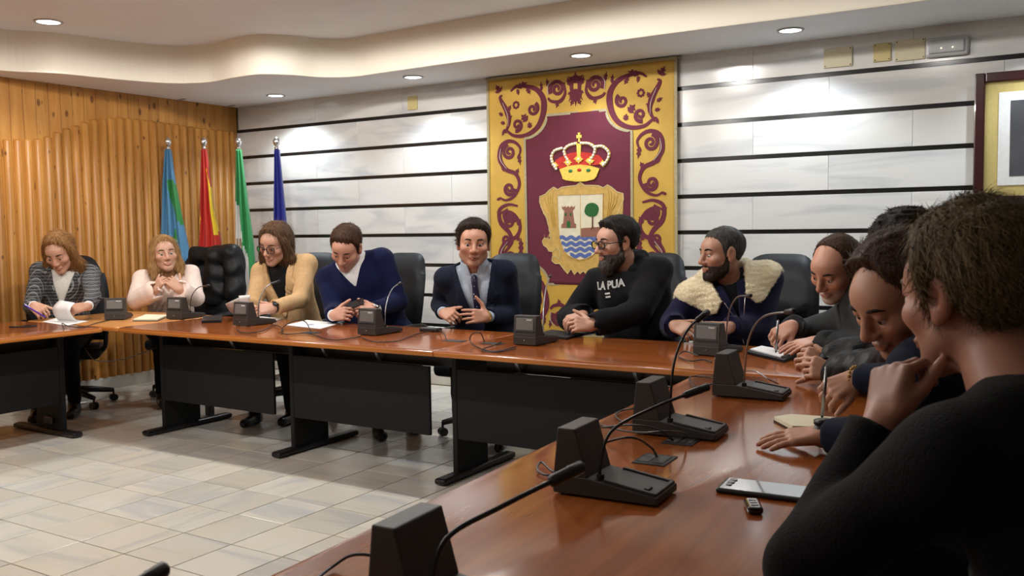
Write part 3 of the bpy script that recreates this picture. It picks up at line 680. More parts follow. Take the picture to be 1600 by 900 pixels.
MB().tube([(-BHW-0.02, 0.012, BH-0.006), (BHW+0.02, 0.012, BH-0.006)], 0.010, 8).build('hanging_rod', 'silver_trim', banner)

# ================================================================== FLAGS
def flag(u, v, xyz_axis, val, edges, colour, mats, label, zbot=0.62):
    p = on(u, v, xyz_axis, val); e = empty('flag', (p[0], p[1], 0), math.atan2(RT[1], RT[0]), label, 'flag', 'flags in the corner')
    zt = p[2]; ppm = FPX/float((p-np.array([0, 0, CAM_H]))@FW)
    MB().lathe([(0.115, 0.002), (0.115, 0.02), (0.10, 0.035), (0.04, 0.05), (0.03, 0.11)], n=24).build('base', 'grey_metal', e, True)
    MB().tube([(0, 0, 0.05), (0, 0, zt-0.03)], 0.013, 10).build('pole', 'grey_metal', e, True)
    MB().lathe([(0.013, -0.075), (0.020, -0.07), (0.020, -0.055), (0.010, -0.045), (0.022, -0.035), (0.030, -0.02), (0.032, 0.0), (0.027, 0.018), (0.015, 0.032), (0.004, 0.040)], (0, 0, zt), 16).build('finial', 'chrome', e, True)
    # gathered cloth: front folds plus a closed back
    z0 = zt-0.075; ys = [q[0] for q in edges]
    NZ, NS = 44, 34; m = MB(); G = []; cols = []
    for j in range(NZ+1):
        z = z0+(zbot-z0)*j/NZ; y = v+(zt-z)*ppm
        l = np.interp(y, ys, [q[1] for q in edges]); r = np.interp(y, ys, [q[2] for q in edges])
        if y > ys[-1]: r += (y-ys[-1])*0.03
        row = []
        for i in range(2*NS):
            s = i/NS if i < NS else 2-i/NS
            x = (l+(r-l)*s-u)/ppm; wd = (r-l)/ppm
            fd = 0.030*min(1, wd/0.12)*math.sin(s*PI*5.2+0.9*math.sin(z*2.3)+j*0.008) if i < NS else 0.0
            yy = -0.016-0.20*wd*math.sin(PI*s)-fd*math.sin(PI*s)**0.4 if i < NS else 0.018+0.10*wd*math.sin(PI*s)
            row.append(m.bm.verts.new((x, yy, z)))
        G.append(row)
    m.bm.verts.index_update(); n = 2*NS; idx = []
    for j in range(NZ):
        for i in range(n):
            f = m.bm.faces.new((G[j][i], G[j+1][i], G[j+1][(i+1) % n], G[j][(i+1) % n]))
            s = (i+0.5)/NS if i < NS else 2-(i+0.5)/NS; z = z0+(zbot-z0)*(j+0.5)/NZ; y = v+(zt-z)*ppm
            l = np.interp(y, ys, [q[1] for q in edges]); r = np.interp(y, ys, [q[2] for q in edges])
            f.material_index = colour(l+(r-l)*s, y)
    m.bm.faces.new(G[0]); m.bm.faces.new(G[-1][::-1])
    me = m.mesh(); 
    for q in mats: me.materials.append(MATS[q])
    link('cloth', me, mats, e, True); return e
def inpoly(x, y, P):
    c = False; n = len(P)
    for i in range(n):
        (x1, y1), (x2, y2) = P[i], P[(i+1) % n]
        if (y1 > y) != (y2 > y) and x < (x2-x1)*(y-y1)/(y2-y1)+x1: c = not c
    return c
q1 = lambda x, y: (230+x/4.285, 210+y/4.285); q3 = lambda x, y: (340+x/3.333, 200+y/3.333)
def E1(L_, q): return [(q(0, y)[1], q(a, 0)[0], q(b, 0)[0]) for y, a, b in L_]
g1 = [q1(*p) for p in ((138, 310), (175, 312), (222, 605), (186, 575), (152, 430))]; g2 = [q1(*p) for p in ((172, 640), (184, 650), (180, 745), (158, 715))]
flag(262, 221, 0, -7.05, E1([(85, 122, 156), (310, 95, 176), (600, 74, 222), (840, 60, 265)], q1), lambda x, y: 1 if inpoly(x, y, g1) or inpoly(x, y, g2) else 0, ['flag_sky', 'flag_green'], 'light blue flag with green patch furled on its pole by the pine wall')
yl = [q1(*p) for p in ((390, 235), (400, 235), (460, 662), (428, 672))]; yl2 = [q1(*p) for p in ((345, 485), (350, 560), (328, 720), (320, 700))]; yl3 = [q1(*p) for p in ((434, 735), (455, 860), (420, 860))]
flag(318, 221, 0, -6.93, E1([(85, 363, 395), (500, 338, 430), (660, 328, 462), (840, 310, 486)], q1), lambda x, y: 1 if inpoly(x, y, yl) or inpoly(x, y, yl2) or inpoly(x, y, yl3) else 0, ['flag_red', 'flag_yellow'], 'red and yellow flag furled on its pole by the pine wall')
def an(x, y):
    cx, cy = (x-340)*3.333, (y-200)*3.333
    if inpoly(cx, cy, [(70, 385), (108, 395), (122, 560), (122, 690), (70, 690)]): return 2 if (cy > 570 and (math.sin(cx*0.5)*math.sin(cy*0.23) > -0.1) and cx > 80) else 1
    if inpoly(cx, cy, [(124, 605), (150, 700), (166, 1400), (128, 1400)]): return 1
    return 0
flag(372, 221, 1, 5.95, E1([(105, 97, 121), (380, 84, 147), (600, 77, 170), (870, 78, 182)], q3), an, ['flag_andal', 'flag_white', 'flag_crest'], 'green and white striped flag with crest furled on its pole')
flag(432, 221, 1, 6.05, E1([(100, 296, 320), (300, 288, 333), (500, 280, 347)], q3), lambda x, y: 0, ['flag_eu'], 'dark blue flag furled on its pole against the marble wall')

# ================================================================== WALL FITTINGS
def plate(u0, v0, u1, v1, mat, label, th=0.012, screws=True):
    a, b = on(u0, v0, 1, DW), on(u1, v1, 1, DW); w_, h_ = abs(b[0]-a[0]), abs(a[2]-b[2])
    e = empty('wall_plate', ((a[0]+b[0])/2, DW-th/2-0.0005, (a[2]+b[2])/2), 0, label, 'plate', 'blank wall plates')
    MB().box((0, 0, 0), (w_, th, h_), 0.003).build('cover', mat, e)
    if screws:
        for sx in (-1, 1):
            for sz in (-1, 1): MB().tube([(sx*(w_/2-0.012), -th/2-0.002, sz*(h_/2-0.012)), (sx*(w_/2-0.012), -th/2+0.001, sz*(h_/2-0.012))], 0.004, 8).build('screw', 'frame_wood', e)
plate(637.5, 151, 653, 171, 'plate_gold', 'small cream wall plate alone on marble left of the banner', screws=False)
plate(1287.5, 77, 1332, 103, 'plate_cream', 'pale cream rectangular wall plate standing apart from the other plates')
plate(1365, 69, 1392.5, 95, 'plate_gold', 'smallest yellowish square wall plate between two pale plates')
plate(1399, 64, 1446, 92, 'plate_cream', 'pale rectangular wall plate touching the emergency light')
a, b = on(1447, 62, 1, DW), on(1515, 85, 1, DW); e = empty('emergency_light', ((a[0]+b[0])/2, DW, (a[2]+b[2])/2), 0, 'oval grey emergency light fitting high on the marble wall', 'light')
w_ = b[0]-a[0]
MB().box((0, -0.022, 0), (w_, 0.043, 0.125), 0.02, seg=3).build('housing', 'fitting_grey', e)
MB().box((0, -0.046, 0), (w_*0.82, 0.02, 0.085), 0.009, seg=3).build('diffuser', 'clear_lens', e)
for s in (-0.03, 0.035): MB().ball((s, -0.05, -0.012), 0.008).build('bulb', 'dim_bulb', e)
e = empty('framed_portrait', (-0.613+0.37, DW-0.0205, 1.87), 0, 'dark wooden picture frame with gold mount on the marble wall', 'picture')
W2, H2 = 0.37, 0.41
for s in (-1, 1):
    MB().box((s*(W2-0.03), 0, 0), (0.06, 0.036, 2*H2), 0.008, seg=2).build('frame_side', 'frame_wood', e); MB().box((0, 0, s*(H2-0.03)), (2*W2-0.12, 0.036, 0.06), 0.008, seg=2).build('frame_rail', 'frame_wood', e)
MB().box((0, 0.008, 0), (2*W2-0.11, 0.012, 2*H2-0.11)).build('gold_mount', 'mat_gold', e)
MB().box((0, 0.0, 0), (2*W2-0.27, 0.006, 2*H2-0.25)).build('white_mount', 'flag_white', e)
MB().box((0, -0.003, 0), (2*W2-0.40, 0.005, 2*H2-0.36)).build('photo_print', 'photo_dark', e)
# ================================================================== PEOPLE: implicit surfaces meshed as one continuous skin
class Prim:
    def __init__(s, kind, par, frame=None, z=1.0): s.k, s.p, s.f = kind, par, frame
    def bounds(s):
        if s.k == 'rc': a, b, ra, rb = s.p; r = max(ra, rb); lo, hi = np.minimum(a, b)-r, np.maximum(a, b)+r
        elif s.k == 'el': c, r = s.p; lo, hi = np.array(c)-r, np.array(c)+r
        else: lo, hi = s.p[1], s.p[2]
        lo, hi = np.array(lo, float), np.array(hi, float)
        if s.f is None: return lo, hi
        o, R, sc = s.f; C = np.array([[x, y, z] for x in (lo[0], hi[0]) for y in (lo[1], hi[1]) for z in (lo[2], hi[2])]); W = o+sc*(C@R.T)
        return W.min(0), W.max(0)
    def ev(s, P):
        sc = 1.0
        if s.f is not None: o, R, sc = s.f; P = ((P-o)@R)/sc
        if s.k == 'rc':
            a, b, ra, rb = s.p; a = np.asarray(a, np.float32); ba = np.asarray(b, np.float32)-a; pa = P-a
            t = np.clip((pa@ba)/(ba@ba+1e-9), 0, 1); d = np.sqrt(((pa-t[..., None]*ba)**2).sum(-1))-(ra+(rb-ra)*t)
        elif s.k == 'el':
            c, r = s.p; q = P-np.asarray(c, np.float32); r = np.asarray(r, np.float32); k0 = np.sqrt(((q/r)**2).sum(-1)); k1 = np.sqrt(((q/(r*r))**2).sum(-1))+1e-6; d = k0*(k0-1)/k1
        else: d = s.p[0](P)
        return d*sc
def rc(a, b, ra, rb, f=None): return Prim('rc', (np.array(a, float), np.array(b, float), ra, rb), f)
def el(c, r, f=None): return Prim('el', (np.array(c, float), np.array(r, float)), f)
def fn(g, lo, hi, f=None): return Prim('fn', (g, lo, hi), f)
class Field:
    def __init__(s, lo, hi, h):
        s.h = h; s.lo = np.array(lo, float)-3*h; s.n = np.ceil((np.array(hi)-s.lo)/h).astype(int)+4; s.D = np.full(s.n, 0.5, np.float32)
    def pts(s, a, b):
        ax = [(s.lo[i]+s.h*np.arange(a[i], b[i])).astype(np.float32) for i in range(3)]
        return np.stack(np.meshgrid(*ax, indexing='ij'), -1)
    def win(s, p, k):
        lo, hi = p.bounds(); m = k+3*s.h
        a = np.clip(np.floor((lo-m-s.lo)/s.h).astype(int), 0, s.n); b = np.clip(np.ceil((hi+m-s.lo)/s.h).astype(int), 0, s.n); return a, b
    def op(s, p, k=0.01, sub=False):
        a, b = s.win(p, k)
        if (b <= a).any(): return s
        sl = tuple(slice(a[i], b[i]) for i in range(3)); d = p.ev(s.pts(a, b)).astype(np.float32); D = s.D[sl]
        if not sub: h = np.maximum(k-np.abs(D-d), 0)/k; s.D[sl] = np.minimum(D, d)-h*h*k*0.25
        else: d = -d; h = np.maximum(k-np.abs(D-d), 0)/k; s.D[sl] = np.maximum(D, d)+h*h*k*0.25
        return s
    def all(s): return s.pts((0, 0, 0), s.n)
    def noise(s, amp, freq, seed=0, aniso=(1, 1, 1)):
        r = np.random.default_rng(seed); idx = np.argwhere(np.abs(s.D) < 0.03+amp)
        if len(idx) == 0: return s
        P = (s.lo+idx*s.h)*np.array(aniso); v = np.zeros(len(P))
        for q in range(5):
            k = r.normal(size=3); k = k/np.linalg.norm(k)*freq*r.uniform(0.6, 1.5); k2 = r.normal(size=3)*freq*0.35
            v += np.sin(P@k+r.uniform(0, 6)+1.3*np.sin(P@k2))
        s.D[tuple(idx.T)] += (v*amp/3).astype(np.float32); return s
    def mesh(s):
        D = s.D; S = D < 0; n = s.n
        c = np.zeros(tuple(n-1), np.uint8)
        for i in (0, 1):
            for j in (0, 1):
                for k in (0, 1): c += S[i:n[0]-1+i, j:n[1]-1+j, k:n[2]-1+k]
        act = np.argwhere((c > 0) & (c < 8)); vid = np.full(tuple(n-1), -1, np.int32); vid[tuple(act.T)] = np.arange(len(act))
        acc = np.zeros((len(act), 3)); cnt = np.zeros(len(act)); cor = [(i, j, k) for i in (0, 1) for j in (0, 1) for k in (0, 1)]
        val = {q: D[act[:, 0]+q[0], act[:, 1]+q[1], act[:, 2]+q[2]] for q in cor}
        for q in cor:
            for ax in range(3):
                if q[ax] == 0:
                    r = list(q); r[ax] = 1; r = tuple(r); a, b = val[q], val[r]; m = (a < 0) != (b < 0)
                    t = np.where(m, a/(a-b+1e-12), 0); p = np.tile(np.array(q, float), (len(act), 1)); p[:, ax] = t; acc[m] += p[m]; cnt[m] += 1
        V = s.lo+s.h*(act+acc/cnt[:, None]); F = []
        for ax in range(3):
            u, w_ = (ax+1) % 3, (ax+2) % 3; sl0 = [slice(None)]*3; sl1 = [slice(None)]*3; sl0[ax] = slice(0, -1); sl1[ax] = slice(1, None)
            a, b = S[tuple(sl0)], S[tuple(sl1)]; e = np.argwhere(a != b)
            ok = (e[:, u] > 0) & (e[:, w_] > 0) & (e[:, u] < n[u]-1) & (e[:, w_] < n[w_]-1); e = e[ok]
            def g(du, dw): x = e.copy(); x[:, u] -= du; x[:, w_] -= dw; return vid[tuple(x.T)]
            q = np.stack([g(0, 0), g(1, 0), g(1, 1), g(0, 1)], 1); fl = ~S[tuple(e.T)]; q[fl] = q[fl][:, ::-1]; F.append(q)
        F = np.concatenate(F); F = F[(F >= 0).all(1)]; return V, F
def np_mesh(V, F, name='m'):
    me = bpy.data.meshes.new(name); me.vertices.add(len(V)); me.vertices.foreach_set('co', np.asarray(V, np.float32).ravel())
    me.loops.add(len(F)*4); me.loops.foreach_set('vertex_index', np.asarray(F, np.int32).ravel())
    me.polygons.add(len(F)); me.polygons.foreach_set('loop_start', np.arange(0, len(F)*4, 4, dtype=np.int32)); me.polygons.foreach_set('use_smooth', np.ones(len(F), bool))
    me.update(calc_edges=True); return me
def relax(V, F, it=1, lam=0.5):
    n = len(V); e = np.concatenate([F[:, [0, 1]], F[:, [1, 2]], F[:, [2, 3]], F[:, [3, 0]]]); e = np.concatenate([e, e[:, ::-1]])
    deg = np.bincount(e[:, 0], minlength=n)
    for _ in range(it):
        A = np.stack([np.bincount(e[:, 0], V[e[:, 1], k], minlength=n) for k in range(3)], 1)/np.maximum(deg, 1)[:, None]; V = V+lam*(A-V)
    return V
def field_obj(name, fld, mat, root, it=1, seed=None):
    V, F = fld.mesh(); V = relax(V, F, it) if len(V) else V
    return link(name, np_mesh(V-np.array(root.location), F, name), mat, root), V, F
# ---- materials for people
def skin_mat(name):
    m, N, L, b = nmat(name); a = N.new('ShaderNodeAttribute'); a.attribute_name = 'tint'; L.new(a.outputs['Color'], b.inputs['Base Color'])
    b.inputs['Roughness'].default_value = 0.48; b.inputs['Subsurface Weight'].default_value = 0.08; b.inputs['Subsurface Radius'].default_value = (0.012, 0.005, 0.003); b.inputs['Subsurface Scale'].default_value = 0.6
    return m
skin_mat('skin')
def hairm(name, c, c2):
    m, N, L, b = nmat(name); tc = N.new('ShaderNodeTexCoord'); mp = N.new('ShaderNodeMapping'); mp.inputs['Scale'].default_value = (160, 160, 22); L.new(tc.outputs['Object'], mp.inputs[0])
    n = N.new('ShaderNodeTexNoise'); n.inputs['Scale'].default_value = 1.0; n.inputs['Detail'].default_value = 3; L.new(mp.outputs[0], n.inputs['Vector'])
    r = ramp(N, [(0.32, c), (0.70, c2)]); L.new(n.outputs[0], r.inputs[0]); L.new(r.outputs[0], b.inputs['Base Color'])
    bp_ = N.new('ShaderNodeBump'); bp_.inputs['Strength'].default_value = 0.6; bp_.inputs['Distance'].default_value = 0.004; L.new(n.outputs[0], bp_.inputs['Height']); L.new(bp_.outputs[0], b.inputs['Normal'])
    b.inputs['Roughness'].default_value = 0.62; b.inputs['Specular IOR Level'].default_value = 0.18; return m
hairm('beard_mid', (0.015, 0.011, 0.009), (0.13, 0.11, 0.095)); hairm('hair_honey', (0.11, 0.045, 0.012), (0.34, 0.17, 0.06)); hairm('hair_blonde', (0.20, 0.095, 0.030), (0.50, 0.29, 0.12)); hairm('hair_brown', (0.028, 0.014, 0.008), (0.16, 0.085, 0.04))
hairm('hair_dark', (0.010, 0.007, 0.005), (0.045, 0.028, 0.018)); hairm('hair_black', (0.006, 0.005, 0.004), (0.028, 0.021, 0.017)); hairm('hair_grey', (0.018, 0.016, 0.014), (0.085, 0.078, 0.07))
hairm('hair_sandy', (0.030, 0.020, 0.010), (0.24, 0.16, 0.075)); hairm('beard_grey', (0.03, 0.025, 0.02), (0.26, 0.23, 0.20)); hairm('beard_dark', (0.012, 0.008, 0.006), (0.06, 0.04, 0.03)); hairm('hair_auburn', (0.016, 0.008, 0.005), (0.085, 0.040, 0.020))
def cloth(name, c, rough=0.85, bump=0.35, bs=420, noise=0.08, ns=60, sheen=0.04): return plain(name, c, rough, noise=noise, nscale=ns, bump=bump, bscale=bs, sheen=sheen, spec=0.12)
cloth('navy_suit', (0.010, 0.014, 0.030)); cloth('navy_knit', (0.006, 0.009, 0.042), bump=0.5, bs=300); cloth('navy_wool', (0.009, 0.010, 0.038), bump=0.7, bs=260, sheen=0.08); cloth('black_fleece', (0.007, 0.007, 0.008), bump=0.4)
cloth('black_knit', (0.004, 0.004, 0.004), bump=0.6, bs=240); cloth('grey_knit', (0.034, 0.036, 0.037), bump=0.6, bs=330); cloth('camel_wool', (0.56, 0.36, 0.18), bump=0.5, bs=350); cloth('pink_linen', (0.80, 0.64, 0.56), bump=0.35, bs=160, noise=0.05)
cloth('white_shirt', (0.72, 0.72, 0.72), bump=0.1); cloth('blue_shirt', (0.46, 0.54, 0.64), bump=0.1); cloth('lace', (0.70, 0.68, 0.62), bump=0.9, bs=120, noise=0.12, ns=130); cloth('black_top', (0.008, 0.008, 0.009)); cloth('dark_trousers', (0.007, 0.007, 0.009)); cloth('grey_jeans', (0.03, 0.033, 0.04))
cloth('fleece_cream', (0.80, 0.70, 0.47), bump=1.0, bs=150, noise=0.08, ns=120, sheen=0.6); plain('puffer', (0.006, 0.0065, 0.007), 0.45, bump=0.5, bscale=60, spec=0.2); plain('shoe', (0.008, 0.007, 0.007), 0.3); plain('eye_white', (0.62, 0.58, 0.54), 0.15); plain('iris', (0.022, 0.014, 0.009), 0.1)
plain('mouth_dark', (0.05, 0.012, 0.012), 0.5); plain('teeth', (0.6, 0.57, 0.5), 0.3); plain('lens_glass', (0.95, 0.95, 0.95), 0.0, trans=1.0).node_tree.nodes['Principled BSDF'].inputs['IOR'].default_value = 1.03; plain('gold_metal', (0.7, 0.5, 0.2), 0.25, 1.0); plain('purple_plastic', (0.10, 0.03, 0.42), 0.3); plain('bead', (0.5, 0.30, 0.05), 0.35)
def check_mat():
    m, N, L, b = nmat('tweed'); tc = N.new('ShaderNodeTexCoord'); col = None
    def lines(axis, sc, th):
        sp_ = N.new('ShaderNodeSeparateXYZ'); mp = N.new('ShaderNodeMapping'); mp.inputs['Rotation'].default_value = (0, 0, 0.72); L.new(tc.outputs['Object'], mp.inputs[0]); L.new(mp.outputs[0], sp_.inputs[0])
        a = N.new('ShaderNodeMath'); a.operation = 'MULTIPLY'; a.inputs[1].default_value = sc; L.new(sp_.outputs[axis], a.inputs[0])
        f = N.new('ShaderNodeMath'); f.operation = 'FRACT'; L.new(a.outputs[0], f.inputs[0]); g = N.new('ShaderNodeMath'); g.operation = 'LESS_THAN'; g.inputs[1].default_value = th; L.new(f.outputs[0], g.inputs[0]); return g.outputs[0]
    parts_ = [lines(0, 40, 0.18), lines(2, 40, 0.18), lines(0, 120, 0.3), lines(2, 120, 0.3)]; w8 = [0.42, 0.42, 0.14, 0.14]; acc = None
    for p, q in zip(parts_, w8):
        mu = N.new('ShaderNodeMath'); mu.operation = 'MULTIPLY'; mu.inputs[1].default_value = q; L.new(p, mu.inputs[0])
        if acc is None: acc = mu.outputs[0]
        else: ad = N.new('ShaderNodeMath'); L.new(acc, ad.inputs[0]); L.new(mu.outputs[0], ad.inputs[1]); acc = ad.outputs[0]
    nz = N.new('ShaderNodeTexNoise'); nz.inputs['Scale'].default_value = 160; L.new(tc.outputs['Object'], nz.inputs['Vector']); mu = N.new('ShaderNodeMath'); mu.operation = 'MULTIPLY'; L.new(acc, mu.inputs[0]); L.new(nz.outputs[0], mu.inputs[1])
    r = ramp(N, [(0.0, (0.006, 0.007, 0.009)), (0.46, (0.33, 0.33, 0.33))]); L.new(mu.outputs[0], r.inputs[0]); L.new(r.outputs[0], b.inputs['Base Color']); b.inputs['Roughness'].default_value = 0.9
check_mat()
def dot_mat():
    m, N, L, b = nmat('dotted_tie'); tc = N.new('ShaderNodeTexCoord'); vo = N.new('ShaderNodeTexVoronoi'); vo.inputs['Scale'].default_value = 38; vo.inputs['Randomness'].default_value = 0.25; L.new(tc.outputs['Object'], vo.inputs['Vector'])
    r = ramp(N, [(0.0, (0.45, 0.5, 0.6)), (0.17, (0.30, 0.34, 0.42)), (0.20, (0.012, 0.014, 0.05))]); L.new(vo.outputs['Distance'], r.inputs[0]); L.new(r.outputs[0], b.inputs['Base Color']); b.inputs['Roughness'].default_value = 0.5
dot_mat()
# ---- anatomy
def unit(v): v = np.array(v, float); return v/(np.linalg.norm(v)+1e-12)
TOC = unit([-FW[0], -FW[1], 0]); RH = unit([RT[0], RT[1], 0]); ZUP = np.array([0, 0, 1.0])
def idir(a, b, c): return unit(a*RH+b*TOC+c*ZUP)       # sideways / towards the viewer / up
def rotz(v, deg): c, s = math.cos(math.radians(deg)), math.sin(math.radians(deg)); return np.array([v[0]*c-v[1]*s, v[0]*s+v[1]*c, v[2]])
def head_frame(C, az, pitch, roll, hs):
    f = rotz(TOC, az); r = np.cross(f, ZUP); p = math.radians(pitch)
    f2 = f*math.cos(p)-ZUP*math.sin(p); u = np.cross(r, f2); q = math.radians(roll)
    r2 = r*math.cos(q)+u*math.sin(q); u2 = -r*math.sin(q)+u*math.cos(q); return (np.array(C, float), np.stack([r2, f2, u2], 1), hs)
def skull(f, w=1.0, jaw=1.0):
    return [(el((0, -0.018, 0.034), (0.077*w, 0.098, 0.086), f), 0.01), (el((0, 0.026, -0.028), (0.063*w*jaw**0.5, 0.066, 0.086), f), 0.03), (rc((0.046*w*jaw, 0.012, -0.058), (0.012, 0.066, -0.098), 0.024, 0.019, f), 0.02),
            (rc((-0.046*w*jaw, 0.012, -0.058), (-0.012, 0.066, -0.098), 0.024, 0.019, f), 0.02), (el((0, 0.056, 0.036), (0.052*w, 0.036, 0.036), f), 0.03), (el((0, 0.071, -0.100), (0.022*jaw, 0.018, 0.017), f), 0.014)]
def features(f, w=1.0, nose=1.0, lid=0.0, fem=False):
    add, sub = [], []
    add += [(rc((-0.034, 0.079, 0.020), (0.034, 0.079, 0.020), 0.010 if not fem else 0.007, 0.010 if not fem else 0.007, f), 0.012)]
    for s in (-1, 1):
        add += [(el((s*0.044*w, 0.058, -0.022), (0.024, 0.026, 0.021), f), 0.02), (el((s*0.0125, 0.099, -0.036), (0.0095, 0.011, 0.009)if not fem else (0.008, 0.01, 0.008), f), 0.007)]
        sub += [(el((s*0.032, 0.098, 0.001), (0.0175, 0.0165, 0.0115), f), 0.014)]
    add2 = []
    for s in (-1, 1):
        add2 += [(el((s*0.032, 0.0785, 0.0130-0.004*lid), (0.0165, 0.0120+0.0022*lid, 0.0062+0.0055*lid), f), 0.004), (el((s*0.032, 0.0775, -0.0140), (0.0155, 0.0105, 0.005), f), 0.004)]
        # ear with rim and hollow
        add2 += [(el((s*0.079*w, -0.008, 0.002), (0.0095, 0.0215, 0.033), f), 0.008), (el((s*0.078*w, -0.002, -0.026), (0.008, 0.011, 0.012), f), 0.006)]
    add2 += [(rc((0, 0.090, 0.012), (0, 0.111*0.5+0.111*0.5*nose, -0.030), 0.0085, 0.0125, f), 0.010), (rc((-0.019, 0.0875, -0.0635), (0.019, 0.0875, -0.0635), 0.0065, 0.0065, f), 0.006), (el((0, 0.0935, -0.0625), (0.017, 0.006, 0.0055), f), 0.005), (el((0, 0.0915, -0.0735), (0.018, 0.0075, 0.0065), f), 0.005)]
    sub2 = [(el((s*0.088*w, -0.002, 0.004), (0.007, 0.011, 0.018), f), 0.005) for s in (-1, 1)] + [(rc((-0.023, 0.099, -0.0680), (0.023, 0.099, -0.0680), 0.0022, 0.0022, f), 0.003)]
    return add, sub, add2, sub2
def finger(out, base, d, n, lens, rad, curls, hs):
    # chain bending from the back normal towards the palm
    ax = np.cross(d, n); p = np.array(base); a = 0.0; r0 = rad
    for L_, c in zip(lens, curls):
        a += math.radians(c); v = d*math.cos(a)-n*math.sin(a); q = p+v*L_*hs; out.append((rc(p, q, r0*hs, r0*0.9*hs), 0.0035*hs)); p = q; r0 *= 0.92
    return p
def hand_prims(W, d, n, side, curl, hs, spread=1.0, thumb=None):
    d = unit(d); n = unit(np.array(n)-d*np.dot(n, d)); y = np.cross(n, d)*side; out = []; W = np.array(W, float)
    cl = curl if isinstance(curl, (list, tuple)) else [curl]*4; ys = [0.032, 0.0108, -0.0108, -0.031]; ln = [0.074, 0.082, 0.076, 0.060]; tips = []
    for k in range(4):
        kn = W+(d*(0.088-0.004*abs(k-1))+y*ys[k])*hs; out.append((rc(W+(d*0.012+y*ys[k]*0.62)*hs, kn, 0.0165*hs, 0.0118*hs), 0.012*hs))
    for k in range(4):
        kn = W+(d*(0.088-0.004*abs(k-1))+y*ys[k])*hs; sp_ = unit(d+y*(ys[k]*2.2*spread)); c = cl[k]
        tips.append(finger(out, kn, sp_, n, [ln[k]*0.46, ln[k]*0.30, ln[k]*0.24], 0.0092, [c*62, c*72, c*45], hs))
    t = thumb or (0.55, 0.75, -0.35); tv = unit(d*t[0]+y*t[1]+n*t[2]); tb = W+(d*0.022+y*0.026-n*0.004)*hs; t2 = tb+tv*0.048*hs; tv2 = unit(tv+d*0.55-n*0.05)
    out += [(rc(tb, t2, 0.0165*hs, 0.0115*hs), 0.010*hs), (rc(t2, t2+tv2*0.032*hs, 0.0108*hs, 0.0098*hs), 0.004*hs), (rc(t2+tv2*0.032*hs, t2+tv2*0.056*hs, 0.0098*hs, 0.0078*hs), 0.003*hs)]
    return out, tips, t2+tv2*0.056*hs
def elbow_ik(S, W, la, lf, pole):
    v = W-S; D = np.linalg.norm(v)
    if D > 0.985*(la+lf): k = D/(0.985*(la+lf)); la *= k; lf *= k
    u = v/D; a = (la*la-lf*lf+D*D)/(2*D); hh = math.sqrt(max(1e-6, la*la-a*a)); p = np.array(pole, float); p = unit(p-u*np.dot(p, u)); return S+u*a+p*hh
def zline(y, L_): return np.interp(y, [p[0] for p in L_], [p[1] for p in L_])
HL_SHORT = [(-0.13, -0.075), (-0.06, -0.068), (-0.03, -0.02), (-0.014, 0.026), (0.006, 0.026), (0.012, -0.022), (0.026, -0.012), (0.036, 0.045), (0.050, 0.074), (0.070, 0.086), (0.12, 0.094)]
HL_RECEDE = [(-0.13, -0.075), (-0.06, -0.068), (-0.03, -0.02), (-0.014, 0.030), (0.008, 0.028), (0.012, -0.028), (0.028, -0.015), (0.034, 0.060), (0.060, 0.095), (0.12, 0.12)]
HL_LONG = [(-0.13, -0.5), (0.02, -0.5), (0.030, -0.05), (0.045, 0.050), (0.060, 0.098), (0.12, 0.112)]
def strands(name, V, F, fr, mat, parent, n, length, width, flow, seed, lift=0.3, keep=None):
    r = np.random.default_rng(seed); me = np_mesh(V, F); nor = np.empty(len(V)*3, np.float32); me.vertices.foreach_get('normal', nor); nor = nor.reshape(-1, 3); bpy.data.meshes.remove(me)
    o, R, s = fr; loc = ((V-o)@R)/s; ok = np.ones(len(V), bool) if keep is None else keep(loc); ids = np.flatnonzero(ok)
    if len(ids) == 0: return
    pick = r.choice(ids, n); vs = []; fs = []; C = np.array(parent.location if parent.parent is None else parent.parent.location)
    p = V[pick]; nn = nor[pick].astype(float); fl = np.array([flow(loc[i], r) for i in pick])@R.T; nu = lambda v: v/(np.linalg.norm(v, axis=1, keepdims=True)+1e-9)
    L_ = (length*s*r.uniform(0.6, 1.3, n))[:, None]; wd = (width*s*r.uniform(0.6, 1.3, n))[:, None]; t = nu(fl-nn*(fl*nn).sum(1, keepdims=True)); sd = nu(np.cross(t, nn)); bend = r.normal(size=(n, 3))*0.35
    for k in range(4):
        q = k/3; c = p+t*L_*q+nn*(0.001+lift*L_*(q*(1-0.75*q)))+bend*L_*0.3*q*q-nn*0.004*s*(1 if k == 0 else 0); w_ = wd*(1-0.75*q); vs += [c-sd*w_-C, c+sd*w_-C]
    vs = np.stack(vs, 1).reshape(-1, 3); b0 = 8*np.arange(n)[:, None]; fs = np.concatenate([b0+np.array([[0, 1, 3, 2]]), b0+np.array([[2, 3, 5, 4]]), b0+np.array([[4, 5, 7, 6]])])
    o2 = link(name, np_mesh(np.array(vs), np.array(fs)), mat, parent); o2['kind'] = 'stuff'; return o2
